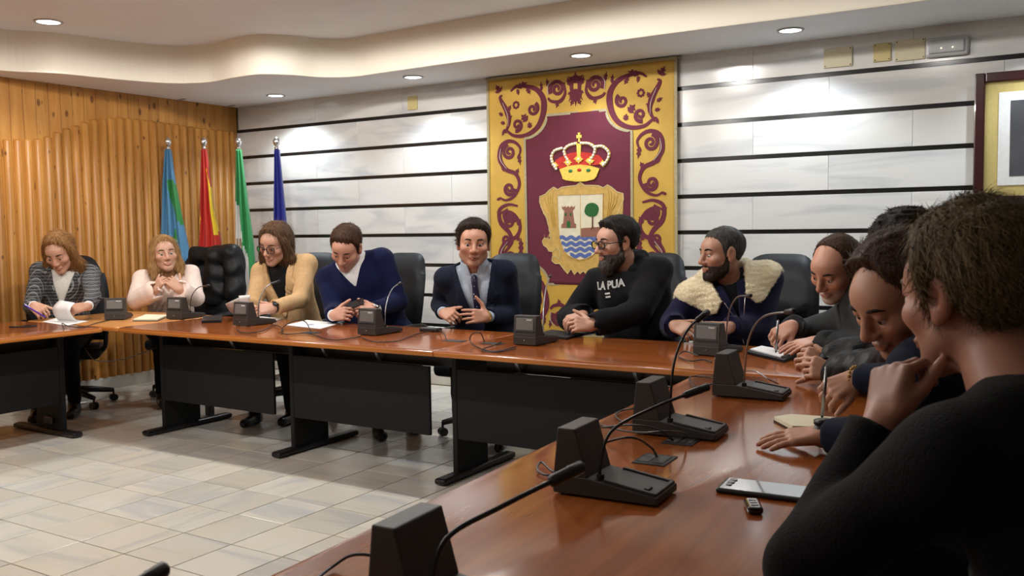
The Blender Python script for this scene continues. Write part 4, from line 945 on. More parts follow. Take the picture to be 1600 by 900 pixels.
def person(label, head, az, pitch, roll, hs, pelvis, fwd, hands, garment, skin=(0.50, 0.27, 0.18), hair=None, PS=1.06, bulk=1.0, belly=0.0, lid=0.3, w=1.0, nose=1.0, jaw=1.0, fem=False, h=0.0048, stubble=None, legs=True, brow='hair_dark', legdir=None, neck_back=0.0, shw=1.0, trousers='dark_trousers', lipc=None, coarse=0.0088, spread_knee=0.11, torso_top=None):
    C = np.array(head, float); hf = head_frame(C, az, pitch, roll, hs); R = hf[1]
    root = empty('person', (pelvis[0], pelvis[1], 0.0), 0, label, 'person'); X = {}
    Pv = np.array([pelvis[0], pelvis[1], pelvis[2] if len(pelvis) > 2 else 0.592]); fwd = unit(fwd)
    nb = C+hs*(R@np.array([0, -0.045, -0.125])); N_ = nb*0.55+0.45*np.array([C[0], C[1], nb[2]])+ZUP*0.018*hs-fwd*(0.03+neck_back)
    if torso_top is not None: N_ = np.array(torso_top, float)
    up = unit(N_-Pv); rt = unit(np.cross(fwd, up)); fw = np.cross(up, rt); Lz = np.linalg.norm(N_-Pv)/(0.54*PS); TR = np.stack([rt, fw, up], 1); tf = (Pv, TR, PS)
    def T(x, y, z): return Pv+PS*(TR@np.array([x, y, z*Lz]))
    sh = {'R': T(0.178*shw, 0.0, 0.462), 'L': T(-0.178*shw, 0.0, 0.462)}; la, lf = 0.285*PS, 0.255*PS; arm = {}
    for sd, sg in (('R', 1), ('L', -1)):
        H = hands[sd]; d = unit(H['d']); W = np.array(H['c'], float)-d*0.082*hs*0.92; n_ = H.get('n', ZUP)
        pole = H.get('pole', rt*sg*0.30-up*0.75-fw*0.50); fl_ = TZ+H.get('floor', 0.0)+0.002
        q_, _, _ = hand_prims(W, d, n_, sg, H.get('curl', 0.4), hs*0.92, H.get('spread', 1.0), H.get('thumb'))
        low_ = min(min(p.p[0][2]-p.p[2], p.p[1][2]-p.p[3]) for p, _k in q_); W = W+ZUP*max(0.0, fl_-low_, TZ+0.042-W[2])   # hand rests on the table, not in it
        E = elbow_ik(sh[sd], W, la, lf, pole); ez = H.get('ez', TZ+0.066); E = E+ZUP*max(0.0, ez-E[2])
        arm[sd] = (sh[sd], E, W, d, n_, sg, H)
    # ---------------- skin
    sk = skull(hf, w, jaw); a1, s1, a2, s2 = features(hf, w, nose, lid, fem); L1 = []
    L1 += [(p, k*hs) for p, k in sk]+[(p, k*hs) for p, k in a1]
    neck = [(rc(C+hs*(R@np.array([0, -0.028, -0.055])), T(0, -0.012, 0.50), (0.054 if not fem else 0.047)*hs, (0.062 if not fem else 0.054)*hs), 0.03)]
    tor = [(el((0, 0.0, 0.36*Lz), (0.10, 0.06, 0.12*Lz), tf), 0.05), (rc(T(0.05, -0.01, 0.475), sh['R'], 0.05*PS, 0.043*PS), 0.03), (rc(T(-0.05, -0.01, 0.475), sh['L'], 0.05*PS, 0.043*PS), 0.03)]
    limbs = []; tips = {}
    for sd in 'RL':
        S_, E, W, d, n_, sg, H = arm[sd]; limbs += [(rc(S_, E, 0.043*PS, 0.036*PS), 0.02), (rc(E, W, 0.038*PS, 0.0255*hs), 0.015), (rc(W-unit(W-E)*0.03, W+d*0.02, 0.0255*hs, 0.021*hs), 0.012)]
    hp = []
    for sd in 'RL':
        S_, E, W, d, n_, sg, H = arm[sd]; q, tp, th = hand_prims(W, d, n_, sg, H.get('curl', 0.4), hs*0.92, H.get('spread', 1.0), H.get('thumb')); hp += q; tips[sd] = (tp, th)
    allp = L1+neck+tor+limbs+hp; lo = np.min([p.bounds()[0] for p, _ in allp], 0); hi = np.max([p.bounds()[1] for p, _ in allp], 0)
    fl = Field(lo-0.02, hi+0.02, h)
    for p, k in sk: fl.op(p, k*hs)
    for p, k in a1: fl.op(p, k*hs)
    for p, k in s1: fl.op(p, k*hs, True)
    for p, k in a2: fl.op(p, k*hs)
    for p, k in s2: fl.op(p, k*hs, True)
    for p, k in neck+tor+limbs: fl.op(p, k)
    for p, k in hp: fl.op(p, k)
    body, V, F = field_obj('body', fl, 'skin', root, 1)
    loc = ((V-C)@R)/hs; sc_ = np.array(skin); col = np.tile(sc_, (len(V), 1)); inh = (np.abs(loc) < 0.16).all(1)
    def mixc(mask, c): 
        nonlocal col
        mk = np.clip(mask, 0, 1)[:, None]; col = col*(1-mk)+np.array(c)*mk
    g = lambda c, r: np.exp(-(((loc-np.array(c))/np.array(r))**2).sum(1))*inh
    for s in (-1, 1): mixc(0.35*g((s*0.042, 0.07, -0.03), (0.022, 0.03, 0.02)), sc_*np.array([1.12, 0.80, 0.76])); mixc(0.45*g((s*0.08, -0.01, 0), (0.02, 0.03, 0.035)), sc_*np.array([1.08, 0.72, 0.66])); mixc(0.35*g((s*0.032, 0.085, -0.013), (0.016, 0.02, 0.008)), sc_*np.array([0.78, 0.66, 0.64]))
    mixc(0.35*g((0, 0.11, -0.03), (0.018, 0.02, 0.016)), sc_*np.array([1.1, 0.76, 0.7]))
    if stubble:
        sm, sc2 = stubble; jawm = np.clip((-0.040-loc[:, 2])/0.018, 0, 1)*np.clip((loc[:, 1]-0.0)/0.02, 0, 1)*inh*(loc[:, 2] > -0.14); jawm *= 1-0.85*np.exp(-((loc[:, 0]/0.05)**2+((loc[:, 2]+0.03)/0.016)**2)); mixc(sm*jawm, sc2)
    lc = lipc or sc_*np.array([0.88, 0.62, 0.60]); mixc(0.6*((np.abs(loc[:, 0]) < 0.025) & (np.abs(loc[:, 2]+0.0685) < 0.0105*(1-(loc[:, 0]/0.027)**2)+0.001) & (loc[:, 1] > 0.078) & inh).astype(float), lc)
    at = body.data.attributes.new('tint', 'FLOAT_COLOR', 'POINT'); at.data.foreach_set('color', np.concatenate([col, np.ones((len(V), 1))], 1).astype(np.float32).ravel())
    # ---------------- eyes, brows
    def hl(p): return C+hs*(R@np.array(p, float))-np.array(root.location)
    for s in (-1, 1):
        m = MB().ball((0, 0, 0), 0.0122*hs, 14, 10); me = m.mesh(); me.materials.append(MATS['eye_white']); me.materials.append(MATS['iris'])
        gd = unit(R@np.array([0.0, 1.0, -0.12]))
        for p in me.polygons: p.material_index = 1 if np.dot(unit(p.center), gd) > 0.86 else 0
        link('eye', me, 'eye_white', root, True).location = hl((s*0.032, 0.0775, -0.0010))
        pts = [hl(q) for q in ((s*0.014, 0.0925, 0.0235), (s*0.027, 0.0935, 0.0285), (s*0.040, 0.0865, 0.0285), (s*0.051, 0.0745, 0.0225))]
        MB().tube(curve(pts, 4), [0.0026*hs, *[0.0042*hs]*8, 0.0034*hs, 0.003*hs, 0.002*hs, 0.0015*hs][:len(curve(pts, 4))] + [0.0015*hs]*max(0, len(curve(pts, 4))-13), 6).build('eyebrow', brow, root, True)
    # ---------------- hair
    def head_field(h2, ext=0.03, low=0.13):
        f2 = Field(C-0.16*hs-np.array([0, 0, max(0, low-0.16)*hs]), C+0.16*hs, h2)
        for p, k in sk: f2.op(p, k*hs)
        return f2
    if hair:
        h2 = hair.get('h', h*1.15); f2 = head_field(h2, low=hair.get('low', 0.13)); P = f2.all(); lp = ((P-C.astype(np.float32))@R.astype(np.float32))/hs
        st = np.clip((lp[..., 2]-0.0)/0.09, 0, 1); th = (hair['side']+(hair['top']-hair['side'])*st*st*(3-2*st))*hs
        if 'front' in hair: th += hair['front']*hs*np.exp(-(((lp[..., 1]-0.065)/0.03)**2+((lp[..., 2]-0.095)/0.035)**2))
        zl = zline(lp[..., 1], hair['line'])+hair.get('temple', 0.0)*np.clip((np.abs(lp[..., 0])-0.018)/0.03, 0, 1)*np.clip((lp[..., 1]-0.04)/0.02, 0, 1)*np.clip((0.062-np.abs(lp[..., 0]))/0.01, 0, 1)+0.004*np.sin(lp[..., 0]*260+4*np.sin(lp[..., 1]*90)); th = th*np.clip((lp[..., 2]-zl)/hair.get('fade', 0.034)+0.12, 0.12, 1.0); D = f2.D-th.astype(np.float32)
        for p, k in hair.get('lobes', lambda f: [])(hf):
            a, b = f2.win(p, k); sl = tuple(slice(a[i], b[i]) for i in range(3)); d = p.ev(f2.pts(a, b)); q = np.maximum(k-np.abs(D[sl]-d), 0)/k; D[sl] = np.minimum(D[sl], d)-q*q*k*0.25
        reg = (zl-lp[..., 2])*0.7*hs
        if 'bald' in hair: reg = np.maximum(reg, hair['bald'](lp)*hs)
        f2.D = np.maximum(D, reg).astype(np.float32)
        if hair.get('face'): f2.op(el(*hair['face'], hf), 0.015*hs, True)
        f2.noise(hair.get('noise', 0.0022)*hs, hair.get('freq', 130), 3, hair.get('aniso', (1, 1, 0.45)))
        ho, HV, HF_ = field_obj('hair', f2, hair['mat'], root, 1)
        if hair.get('n'): strands('hair_strands', HV, HF_, hf, hair['mat'], ho, hair['n'], hair.get('len', 0.03), hair.get('wid', 0.0011), hair.get('flow', lambda l, r: np.array([l[0]*3+r.normal()*0.3, -0.6+r.normal()*0.3, -0.5+r.normal()*0.2])), 11, hair.get('lift', 0.22))
    if stubble and len(stubble) == 2 and False: pass
    X.update(root=root, C=C, R=R, hs=hs, hf=hf, T=T, tf=tf, TR=TR, arm=arm, tips=tips, sh=sh, head_field=head_field, hl=hl, Lz=Lz, PS=PS, rt=rt, fw=fw, up=up, nb=nb)
    # ---------------- clothes
    cf = None
    def torso_field(inf, sleeve=1.0, hh=coarse, hem=-0.12, sl_end=0.0, sleeves=True, collar=0.0, loose=0.0):
        P_ = [(el((0, 0.004, 0.345*Lz), (0.166*bulk*shw+inf, 0.115*bulk+inf, 0.180*Lz+inf), tf), 0.05), (el((0, 0.006+belly*0.5, 0.13*Lz), (0.150*bulk+inf+belly*0.4, 0.115*bulk+inf+belly, 0.18*Lz), tf), 0.07), (el((0, -0.005, 0.0), (0.172*bulk+inf, 0.13*bulk+inf, 0.11), tf), 0.05),
              (rc(T(0.055, -0.018, 0.488), sh['R'], (0.052+inf*0.8)*PS, (0.052+inf*0.8)*PS), 0.04), (rc(T(-0.055, -0.018, 0.488), sh['L'], (0.052+inf*0.8)*PS, (0.052+inf*0.8)*PS), 0.04)]
        if collar: P_.append((rc(T(0, -0.02, 0.49), T(0, -0.016, 0.49+collar), 0.072*hs, 0.066*hs), 0.02))
        Q = []
        if sleeves:
            for sd in 'RL':
                S_, E, W, d, n_, sg, H = arm[sd]; v = unit(W-E); We = W-v*(0.02+sl_end); Q += [(rc(S_, E, (0.050+0.8*inf)*PS*sleeve, (0.040+0.6*inf)*PS*sleeve), 0.03), (rc(E, We, (0.041+0.6*inf)*PS*sleeve, (0.030+0.5*inf+loose)*PS*sleeve), 0.02)]
        lo = np.min([p.bounds()[0] for p, _ in P_+Q], 0)-0.03; hi = np.max([p.bounds()[1] for p, _ in P_+Q], 0)+0.03; F_ = Field(lo, hi, hh)
        for p, k in P_+Q: F_.op(p, k*PS)
        for sd in 'RL':   # cut the cuff square
            if sleeves:
                S_, E, W, d, n_, sg, H = arm[sd]; v = unit(W-E); e0 = W-v*(0.012+sl_end)
                fr = (e0, np.stack([unit(np.cross(v, ZUP)+1e-5), v, np.cross(unit(np.cross(v, ZUP)+1e-5), v)], 1), 1.0); F_.op(fn(lambda p: np.maximum(np.maximum(-p[..., 1], np.abs(p[..., 0])-0.055), np.maximum(np.abs(p[..., 2])-0.055, p[..., 1]-0.07)), (-0.055, 0, -0.055), (0.055, 0.07, 0.055), fr), 0.004, True)
        return F_
    def necksub(F_, r0, r1, back=0.02):
        F_.op(rc(T(0, -0.004, 0.46), C+hs*(R@np.array([0, -0.02, -0.06])), r0*hs, r1*hs), 0.008, True)
    def tl(F_): return ((F_.all()-Pv.astype(np.float32))@TR.astype(np.float32))/PS
    X.update(torso_field=torso_field, necksub=necksub, tl=tl)
    garment(X)
    # ---------------- trousers and shoes
    if legs:
        ld = unit(legdir if legdir is not None else np.array([fwd[0], fwd[1], 0])); side = unit(np.cross(ld, ZUP)); P_ = []; feet = []
        for s in (-1, 1):
            hip = Pv+side*s*0.09*PS-ZUP*0.01; kn = Pv+ld*0.43*PS+side*s*spread_knee*PS+ZUP*(0.53-Pv[2]); an_ = kn+ld*0.03*(1 if s > 0 else -2.2)-ZUP*(kn[2]-0.11)
            P_ += [(rc(hip, kn, 0.085*PS, 0.064*PS), 0.03), (rc(kn, an_, 0.062*PS, 0.046*PS), 0.02)]; feet.append(an_)
        P_.append((rc(Pv+side*0.08-ZUP*0.02, Pv-side*0.08-ZUP*0.02, 0.105*PS, 0.105*PS), 0.04))
        lo = np.min([p.bounds()[0] for p, _ in P_], 0)-0.02; hi = np.max([p.bounds()[1] for p, _ in P_], 0)+0.02; F_ = Field(lo, hi, 0.016)
        for p, k in P_: F_.op(p, k)
        field_obj('trousers', F_.noise(0.004, 45, 5), trousers, root, 1)
        for a in feet:
            F_ = Field(np.minimum(a-ld*0.1, a+ld*0.22)-np.array([0.08, 0.08, 0.12]), np.maximum(a-ld*0.1, a+ld*0.22)+np.array([0.08, 0.08, 0.06]), 0.012)
            b_ = np.array([a[0], a[1], 0.045]); F_.op(rc(a+ZUP*0.02, b_, 0.046, 0.040), 0.02).op(rc(b_-ld*0.02, b_+ld*0.15-ZUP*0.008, 0.042, 0.034), 0.03)
            F_.op(fn(lambda p: p[..., 2]-0.006, (-9, -9, -0.2), (9, 9, 0.006)), 0.004, True); field_obj('shoe', F_, 'shoe', root, 1)
    return X
# ================================================================== GARMENTS
def vcut(X, F_, zlow, slope, ymin=0.0, curve_=0.0):
    l = X['tl'](F_); z = l[..., 2]/X['Lz']; wv = slope*np.maximum(z-zlow, 0)+curve_; c = np.maximum(np.maximum(np.abs(l[..., 0])-wv, zlow-z), ymin-l[..., 1])*X['PS']; return l, z, wv, c.astype(np.float32)
def shell(X, F_, D0, region, out, inn, name, mat, parent=None):
    G = Field.__new__(Field); G.h, G.lo, G.n = F_.h, F_.lo, F_.n; G.D = np.maximum(np.maximum(D0-out, -(D0+inn)), region).astype(np.float32)
    V, Fc = G.mesh(); V = relax(V, Fc, 1); par = parent or X['root']; return link(name, np_mesh(V-np.array(X['root'].location), Fc), mat, par)
def cuffs(X, mat, r=0.034, ln=0.05, show=0.012):
    for sd in 'RL':
        S_, E, W, d, n_, sg, H = X['arm'][sd]; v = unit(W-E); o = np.array(X['root'].location); k = X['PS']
        MB().tube([W-v*ln-o, W-v*show*0.3-o, W+v*show-o, W+v*show*1.1-o], [r*k, r*k*0.98, r*k*0.95, r*k*0.85], 16).build('cuff', mat, X['root'], True)
def surf(X, V, F, x, z, off=0.006):
    if 'bvh' not in X: X['bvh'] = BVHTree.FromPolygons([tuple(v) for v in V], [tuple(int(i) for i in f) for f in F])
    o = Vector(X['T'](x, 0.45, z)); h = X['bvh'].ray_cast(o, Vector(-X['fw'])); p = np.array(h[0]) if h[0] is not None else X['T'](x, 0.12, z); return p+X['fw']*off
def under(X, mat): I = X['torso_field'](0.010, sleeves=False, collar=0.02, hh=0.0095); X['necksub'](I, 0.060, 0.060); field_obj('shirt', I, mat, X['root'], 1)
def collar_shirt(X, mat, open_=0.016, h0=0.505, hh=0.046, k=1.04):
    T, hs = X['T'], X['hs']; lo = T(0, 0, 0.5)-0.14; F_ = Field(lo, T(0, 0, 0.5)+0.14, 0.005); ax0, ax1 = T(0, -0.008, h0-0.02), T(0, -0.014, h0+hh)
    F_.op(rc(ax0, ax1, 0.080*hs*k, 0.069*hs*k), 0.004); F_.op(rc(ax0-X['up']*0.03, ax1+X['up']*0.06, 0.070*hs*k, 0.059*hs*k), 0.003, True)
    l = X['tl'](F_); z = l[..., 2]/X['Lz']; top = (z-(h0+hh+0.02)+np.clip(l[..., 1], 0, 1)*0.25)*X['PS']; cut = np.maximum(np.abs(l[..., 0])-(open_+0.25*np.maximum(z-0.47, 0)), -l[..., 1])*X['PS']
    F_.D = np.maximum(np.maximum(F_.D, top), -cut).astype(np.float32); field_obj('shirt_collar', F_, mat, X['root'], 1)
def jacket(X, mat, inner, zlow, slope, lap=True, inf=0.016, noise=0.0035, tie=None, innername='shirt', sleeve=1.05, collar=True, cuffmat=None, neck=0.072, name='jacket', lapw=0.055, loose=0.004):
    I = X['torso_field'](0.006, sleeves=False, collar=0.03 if collar else 0.0, hh=0.0095); X['necksub'](I, 0.056, 0.056); io, IV, IF = field_obj(innername, I, inner, X['root'], 1)
    F_ = X['torso_field'](inf, sleeve, collar=0.0, loose=loose); F_.noise(noise, 34, 4); D0 = F_.D.copy(); l, z, wv, c = vcut(X, F_, zlow, slope); F_.D = np.maximum(D0, -c); X['necksub'](F_, neck, neck+0.006)
    field_obj(name, F_, mat, X['root'], 1); X['bvh_src'] = (IV, IF)
    if lap:
        lw = np.interp(z, [zlow, zlow+0.10, 0.37, 0.40, 0.52], [0.012, lapw*0.6, lapw*1.15, lapw*0.75, lapw*0.55]); q = np.abs(l[..., 0])-wv; reg = np.maximum(np.maximum(np.maximum(q-lw, -q-0.004), zlow-0.01-z), 0.0-l[..., 1])*X['PS']
        shell(X, F_, D0, reg, 0.008, 0.006, 'lapel', mat)
    if tie:
        P, rows_ = [], []
        for k in range(18):
            zz = 0.485-k*0.022; hw = np.interp(k, [0, 1, 2, 17], [0.020, 0.017, 0.016, 0.034]); rows_.append([surf(X, IV, IF, s*hw, zz, 0.008+(0.006 if k < 2 else 0)) - np.array(X['root'].location) for s in (-1, -0.5, 0, 0.5, 1)])
        m = MB(); VV = [[m.bm.verts.new(p) for p in r] for r in rows_]
        for a, b in zip(VV, VV[1:]):
            for i in range(4): m.bm.faces.new((a[i], a[i+1], b[i+1], b[i]))
        o = m.build('tie', tie, X['root'], True); q = o.modifiers.new('t', 'SOLIDIFY'); q.thickness = 0.006; q.offset = 1
        kn = surf(X, IV, IF, 0, 0.485, 0.008)-np.array(X['root'].location); MB().ball(kn, 0.019*X['PS'], 12, 8, (1, 0.75, 0.95)).build('tie_knot', tie, X['root'], True)
    if cuffmat: cuffs(X, cuffmat)
    return F_, D0
def sweater(X, mat, inf=0.014, neck=0.066, sleeve=1.05, noise=0.0035, name='sweater', vz=None, vs=0.5, collar=0.0, hem=True, loose=0.004):
    F_ = X['torso_field'](inf, sleeve, collar=collar, loose=loose); F_.noise(noise, 32, 8); D0 = F_.D.copy()
    if vz: l, z, wv, c = vcut(X, F_, vz, vs); F_.D = np.maximum(F_.D, -c)
    X['necksub'](F_, neck, neck+0.004); o, V, Fc = field_obj(name, F_, mat, X['root'], 1); X['mesh'] = (V, Fc); return F_, D0, o
def glasses(X, mat='black_plastic', rx=0.027, rz=0.019, r=0.0022, yf=0.104, zc=0.0):
    hl, hs = X['hl'], X['hs']; e = empty('glasses', tuple(hl((0, 0, 0))+np.array(X['root'].location)), 0); e.parent = X['root']; e.location = hl((0, 0, 0)); o = np.array(e.location); rim = MB()
    for s in (-1, 1):
        P = []
        for k in range(25):
            a = 2*PI*k/24; ca, sa = math.cos(a), math.sin(a); x = rx*math.copysign(abs(ca)**0.7, ca); z = rz*math.copysign(abs(sa)**0.75, sa); P.append(hl((s*0.034+x, yf-0.10*(x*s+0.01)**1*0.6, zc+z))-o)
        rim.tube(P, r*hs, 6, False); rim.tube([hl((s*0.062, yf-0.022, zc+0.006))-o, hl((s*0.078, 0.05, zc+0.008))-o, hl((s*0.084, -0.005, zc+0.010))-o], r*hs*0.9, 6)
        m = MB(); vs = [m.bm.verts.new(q) for q in P[:-1]]; m.bm.faces.new(vs); m.build('lens', 'lens_glass', e)
    rim.tube([hl((-0.009, yf-0.002, zc+0.004))-o, hl((0, yf+0.002, zc+0.007))-o, hl((0.009, yf-0.002, zc+0.004))-o], r*hs, 6); rim.build('rim', mat, e, True)
def beard(X, mat, thick=0.008, zt=-0.045, low=0.0, h2=0.0046, n=900, noise=0.002, yb=0.0):
    f2 = X['head_field'](h2); P = f2.all(); lp = ((P-X['C'].astype(np.float32))@X['R'].astype(np.float32))/X['hs']; x, y, z = lp[..., 0], lp[..., 1], lp[..., 2]
    th = thick*np.clip((-z-0.03)/0.05, 0.25, 1.0)+low*np.clip((-z-0.085)/0.03, 0, 1); top = np.interp(y, [-0.005, 0.012, 0.035, 0.07, 0.10], [0.0, -0.005, zt, zt-0.004, zt-0.002])
    top = np.where((np.abs(x) < 0.05) & (y > 0.06), zt-0.003, top); reg = np.maximum(z-top, yb-y); mouth = np.sqrt((x/0.026)**2+((z+0.0685)/0.010)**2)-1; reg = np.maximum(reg, np.where(y > 0.06, -mouth*0.010, -1))
    f2.D = np.maximum(f2.D-(th*X['hs']).astype(np.float32), (reg*0.8*X['hs'])).astype(np.float32)
    if low: f2.op(el((0, 0.058, -0.125), (0.036, 0.032, 0.032), X['hf']), 0.03)
    f2.noise(noise*X['hs'], 170, 5); o, V, F = field_obj('beard', f2, mat, X['root'], 1)
    if n: strands('beard_strands', V, F, X['hf'], mat, o, n, 0.012, 0.0009, lambda l, r: np.array([r.normal()*0.25, 0.35, -1.0]), 5, 0.4)
def hnd(c, d, n, curl=0.4, **k): return dict(c=c, d=d, n=n, curl=curl, **k)
LONG = lambda drop, wid, back=0.0: (lambda f: [(rc((s*0.070, 0.012, 0.03), (s*(0.082+wid), 0.000, -0.09), 0.030, 0.036, f), 0.02) for s in (-1, 1)]+[(rc((s*(0.082+wid), 0.000, -0.09), (s*(0.088+wid), 0.018, -0.09-drop), 0.036, 0.020, f), 0.03) for s in (-1, 1)]+[(rc((0, -0.08, 0.0), (0, -0.085, -0.09-drop*0.7), 0.07, 0.055, f), 0.03)])
flowdown = lambda l, r: np.array([l[0]*1.5+r.normal()*0.12, -0.15+r.normal()*0.15, -1.0])
# ---- 1 woman in tweed
X = person('woman in black and white tweed jacket looking down at papers, pen in hand', far(93, 394, 7.0), 4, 30, -4, 1.20, (-6.80, 4.26), (0.72, -0.69, 0),
    dict(R=hnd(on(63, 487, 2, TZ+0.065), idir(0.75, 0.5, -0.35), idir(-0.2, 0.5, 0.9), 0.75, thumb=(0.8, 0.5, -0.2)), L=hnd(on(117, 483, 2, TZ+0.085), idir(-0.85, 0.35, -0.2), idir(0.1, 0.6, 0.8), 0.55)),
    lambda X: jacket(X, 'tweed', 'lace', 0.22, 0.30, cuffmat='white_shirt', collar=False, innername='blouse', lapw=0.05), skin=(0.54, 0.29, 0.19), PS=1.06, fem=True, lid=1.0, nose=0.9, jaw=0.9, w=0.97, brow='hair_brown', shw=0.94,
    hair=dict(mat='hair_honey', side=0.016, top=0.017, line=HL_LONG, face=((0, 0.105, -0.035), (0.054, 0.075, 0.105)), lobes=LONG(0.075, 0.004), low=0.24, n=2600, len=0.055, wid=0.0013, flow=flowdown, lift=0.1))
P1 = X
# ---- 2 woman in pale blouse
cl = far(259, 437, 7.30)
X = person('woman in pale pink blouse resting her chin near clasped hands', far(257, 397, 7.5), 30, -2, -5, 1.17, (-6.50, 5.03), rotz(TOC, 22),
    dict(R=hnd(cl+idir(-0.35, 0.2, -0.15)*0.045, idir(0.55, 0.15, 0.85), idir(-0.6, 0.8, 0.1), 0.75, pole=idir(-0.3, 0.3, -1), ez=TZ+0.085), L=hnd(cl+idir(0.6, 0.1, -0.2)*0.05, idir(-0.65, 0.1, 0.75), idir(0.5, 0.8, 0.2), 0.7, pole=idir(0.35, 0.3, -1), ez=TZ+0.085)),
    lambda X: sweater(X, 'pink_linen', 0.024, 0.080, 1.22, 0.006, 'blouse', 0.36, 0.40, loose=0.022), skin=(0.56, 0.31, 0.21), PS=1.04, fem=True, lid=0.4, nose=0.95, jaw=0.95, brow='hair_brown', shw=0.95,
    hair=dict(mat='hair_blonde', side=0.015, top=0.018, line=HL_LONG, face=((0, 0.105, -0.035), (0.056, 0.078, 0.108)), lobes=LONG(0.055, 0.002), low=0.22, n=2600, len=0.055, wid=0.0013, flow=flowdown, lift=0.1))
# ---- 3 woman in camel blazer
X = person('woman in camel blazer and dark glasses frames reading papers', far(430, 381, 6.75), -22, 20, 6, 1.20, (-5.02, 5.02), rotz(TOC, -14),
    dict(R=hnd(on(385, 486, 2, TZ+0.07), idir(0.5, 0.8, -0.2), idir(0, 0.4, 0.9), 0.5, floor=0.010), L=hnd(on(408, 485, 2, TZ+0.075), idir(-0.95, 0.25, -0.05), idir(0.1, 0.7, 0.7), 0.6, floor=0.010)),
    lambda X: jacket(X, 'camel_wool', 'black_top', 0.16, 0.26, collar=True, innername='top', neck=0.074, lapw=0.06, inf=0.022), skin=(0.52, 0.28, 0.19), PS=1.07, fem=True, lid=0.9, nose=1.0, brow='hair_brown', shw=0.98,
    hair=dict(mat='hair_brown', side=0.015, top=0.018, line=HL_LONG, face=((0, 0.105, -0.035), (0.056, 0.078, 0.108)), lobes=LONG(0.10, 0.006), low=0.26, n=2800, len=0.06, wid=0.0013, flow=flowdown, lift=0.1))
glasses(X, 'black_plastic', 0.027, 0.021, 0.0024)
P3 = X
# ---- 4 man in blue sweater
X = person('man in dark blue sweater over white collar looking down at his phone', far(541, 387, 6.32), -12, 36, 8, 1.20, (-4.24, 5.06), rotz(TOC, -6),
    dict(R=hnd(on(537, 490, 2, TZ+0.075), idir(0.8, 0.45, 0.15), idir(-0.3, 0.8, 0.3), 0.75), L=hnd(on(566, 482, 2, TZ+0.10), idir(-0.9, 0.35, 0.1), idir(0.2, 0.75, 0.6), 0.55)),
    lambda X: (sweater(X, 'navy_knit', 0.020, 0.088, 1.12, 0.004, vz=0.38, vs=0.65), under(X, 'white_shirt'), collar_shirt(X, 'white_shirt', 0.018, 0.51, 0.055, 1.12), cuffs(X, 'white_shirt', 0.036)), legdir=np.array([0.75, -0.66, 0]), skin=(0.56, 0.29, 0.20), PS=1.10, bulk=1.10, belly=0.03, lid=1.0, w=1.02, jaw=1.08, brow='hair_dark', shw=1.06, stubble=(0.25, (0.22, 0.13, 0.10)),
    hair=dict(mat='hair_auburn', side=0.007, top=0.015, line=HL_SHORT, n=1500, len=0.022, wid=0.0011, lift=0.12))
P4 = X
# ---- 5 man in suit
def suit(X): jacket(X, 'navy_suit', 'blue_shirt', 0.13, 0.27, tie='dotted_tie', cuffmat='blue_shirt', lapw=0.055, inf=0.020); collar_shirt(X, 'blue_shirt', 0.012)
X = person('man in navy suit and spotted tie speaking with open hands', far(740, 381, 5.83), 4, 3, 2, 1.20, (-3.36, 5.06), rotz(TOC, -4),
    dict(R=hnd(on(704, 497, 2, TZ+0.055), idir(0.55, 0.75, -0.12), idir(-0.55, 0.35, 0.75), 0.72, thumb=(0.8, 0.5, 0.1)), L=hnd(on(742, 494, 2, TZ+0.075), idir(-0.93, 0.35, 0.08), idir(0.25, 0.92, 0.25), [0.28, 0.3, 0.36, 0.42], thumb=(0.35, 0.95, 0.15), spread=1.5)),
    suit, skin=(0.52, 0.26, 0.17), PS=1.08, bulk=1.04, lid=0.55, w=1.03, jaw=1.1, brow='hair_dark', shw=1.0, stubble=(0.22, (0.25, 0.15, 0.11)),
    hair=dict(mat='hair_dark', side=0.009, top=0.020, front=0.006, line=HL_SHORT, n=1800, len=0.03, wid=0.0012, lift=0.12, flow=lambda l, r: np.array([0.9+r.normal()*0.2, -0.5, -0.25])))
P5 = X
MB().ball((0, 0, 0), 0.0135*X['hs'], 12, 8, (1.0, 0.5, 0.42)).build('mouth', 'mouth_dark', X['root'], True).location = X['hl']((0, 0.0915, -0.0690))
# ---- 6 man in hoodie
def hoodie(X):
    F_, D0, o = sweater(X, 'black_fleece', 0.030, 0.078, 1.20, 0.0065, 'hooded_top', loose=0.010); T = X['T']; X['hood'] = o
    G = Field(T(0, 0, 0.5)-0.26, T(0, 0, 0.5)+0.26, 0.007); pts = [T(0.030, 0.088, 0.455), T(0.075, 0.055, 0.505), T(0.092, -0.01, 0.535), T(0.075, -0.075, 0.545), T(0, -0.115, 0.535), T(-0.075, -0.075, 0.545), T(-0.092, -0.01, 0.535), T(-0.075, 0.055, 0.505), T(-0.030, 0.088, 0.455)]
    rr = [0.022, 0.028, 0.034, 0.046, 0.056, 0.046, 0.034, 0.028, 0.022]
    for a, b, ra, rb in zip(pts, pts[1:], rr, rr[1:]): G.op(rc(a, b, ra, rb), 0.02)
    G.op(rc(T(0, -0.11, 0.52), T(0, -0.13, 0.40), 0.075, 0.05), 0.04); G.noise(0.005, 45, 3); X['necksub'](G, 0.060, 0.064); field_obj('hood', G, 'black_fleece', X['root'], 1)
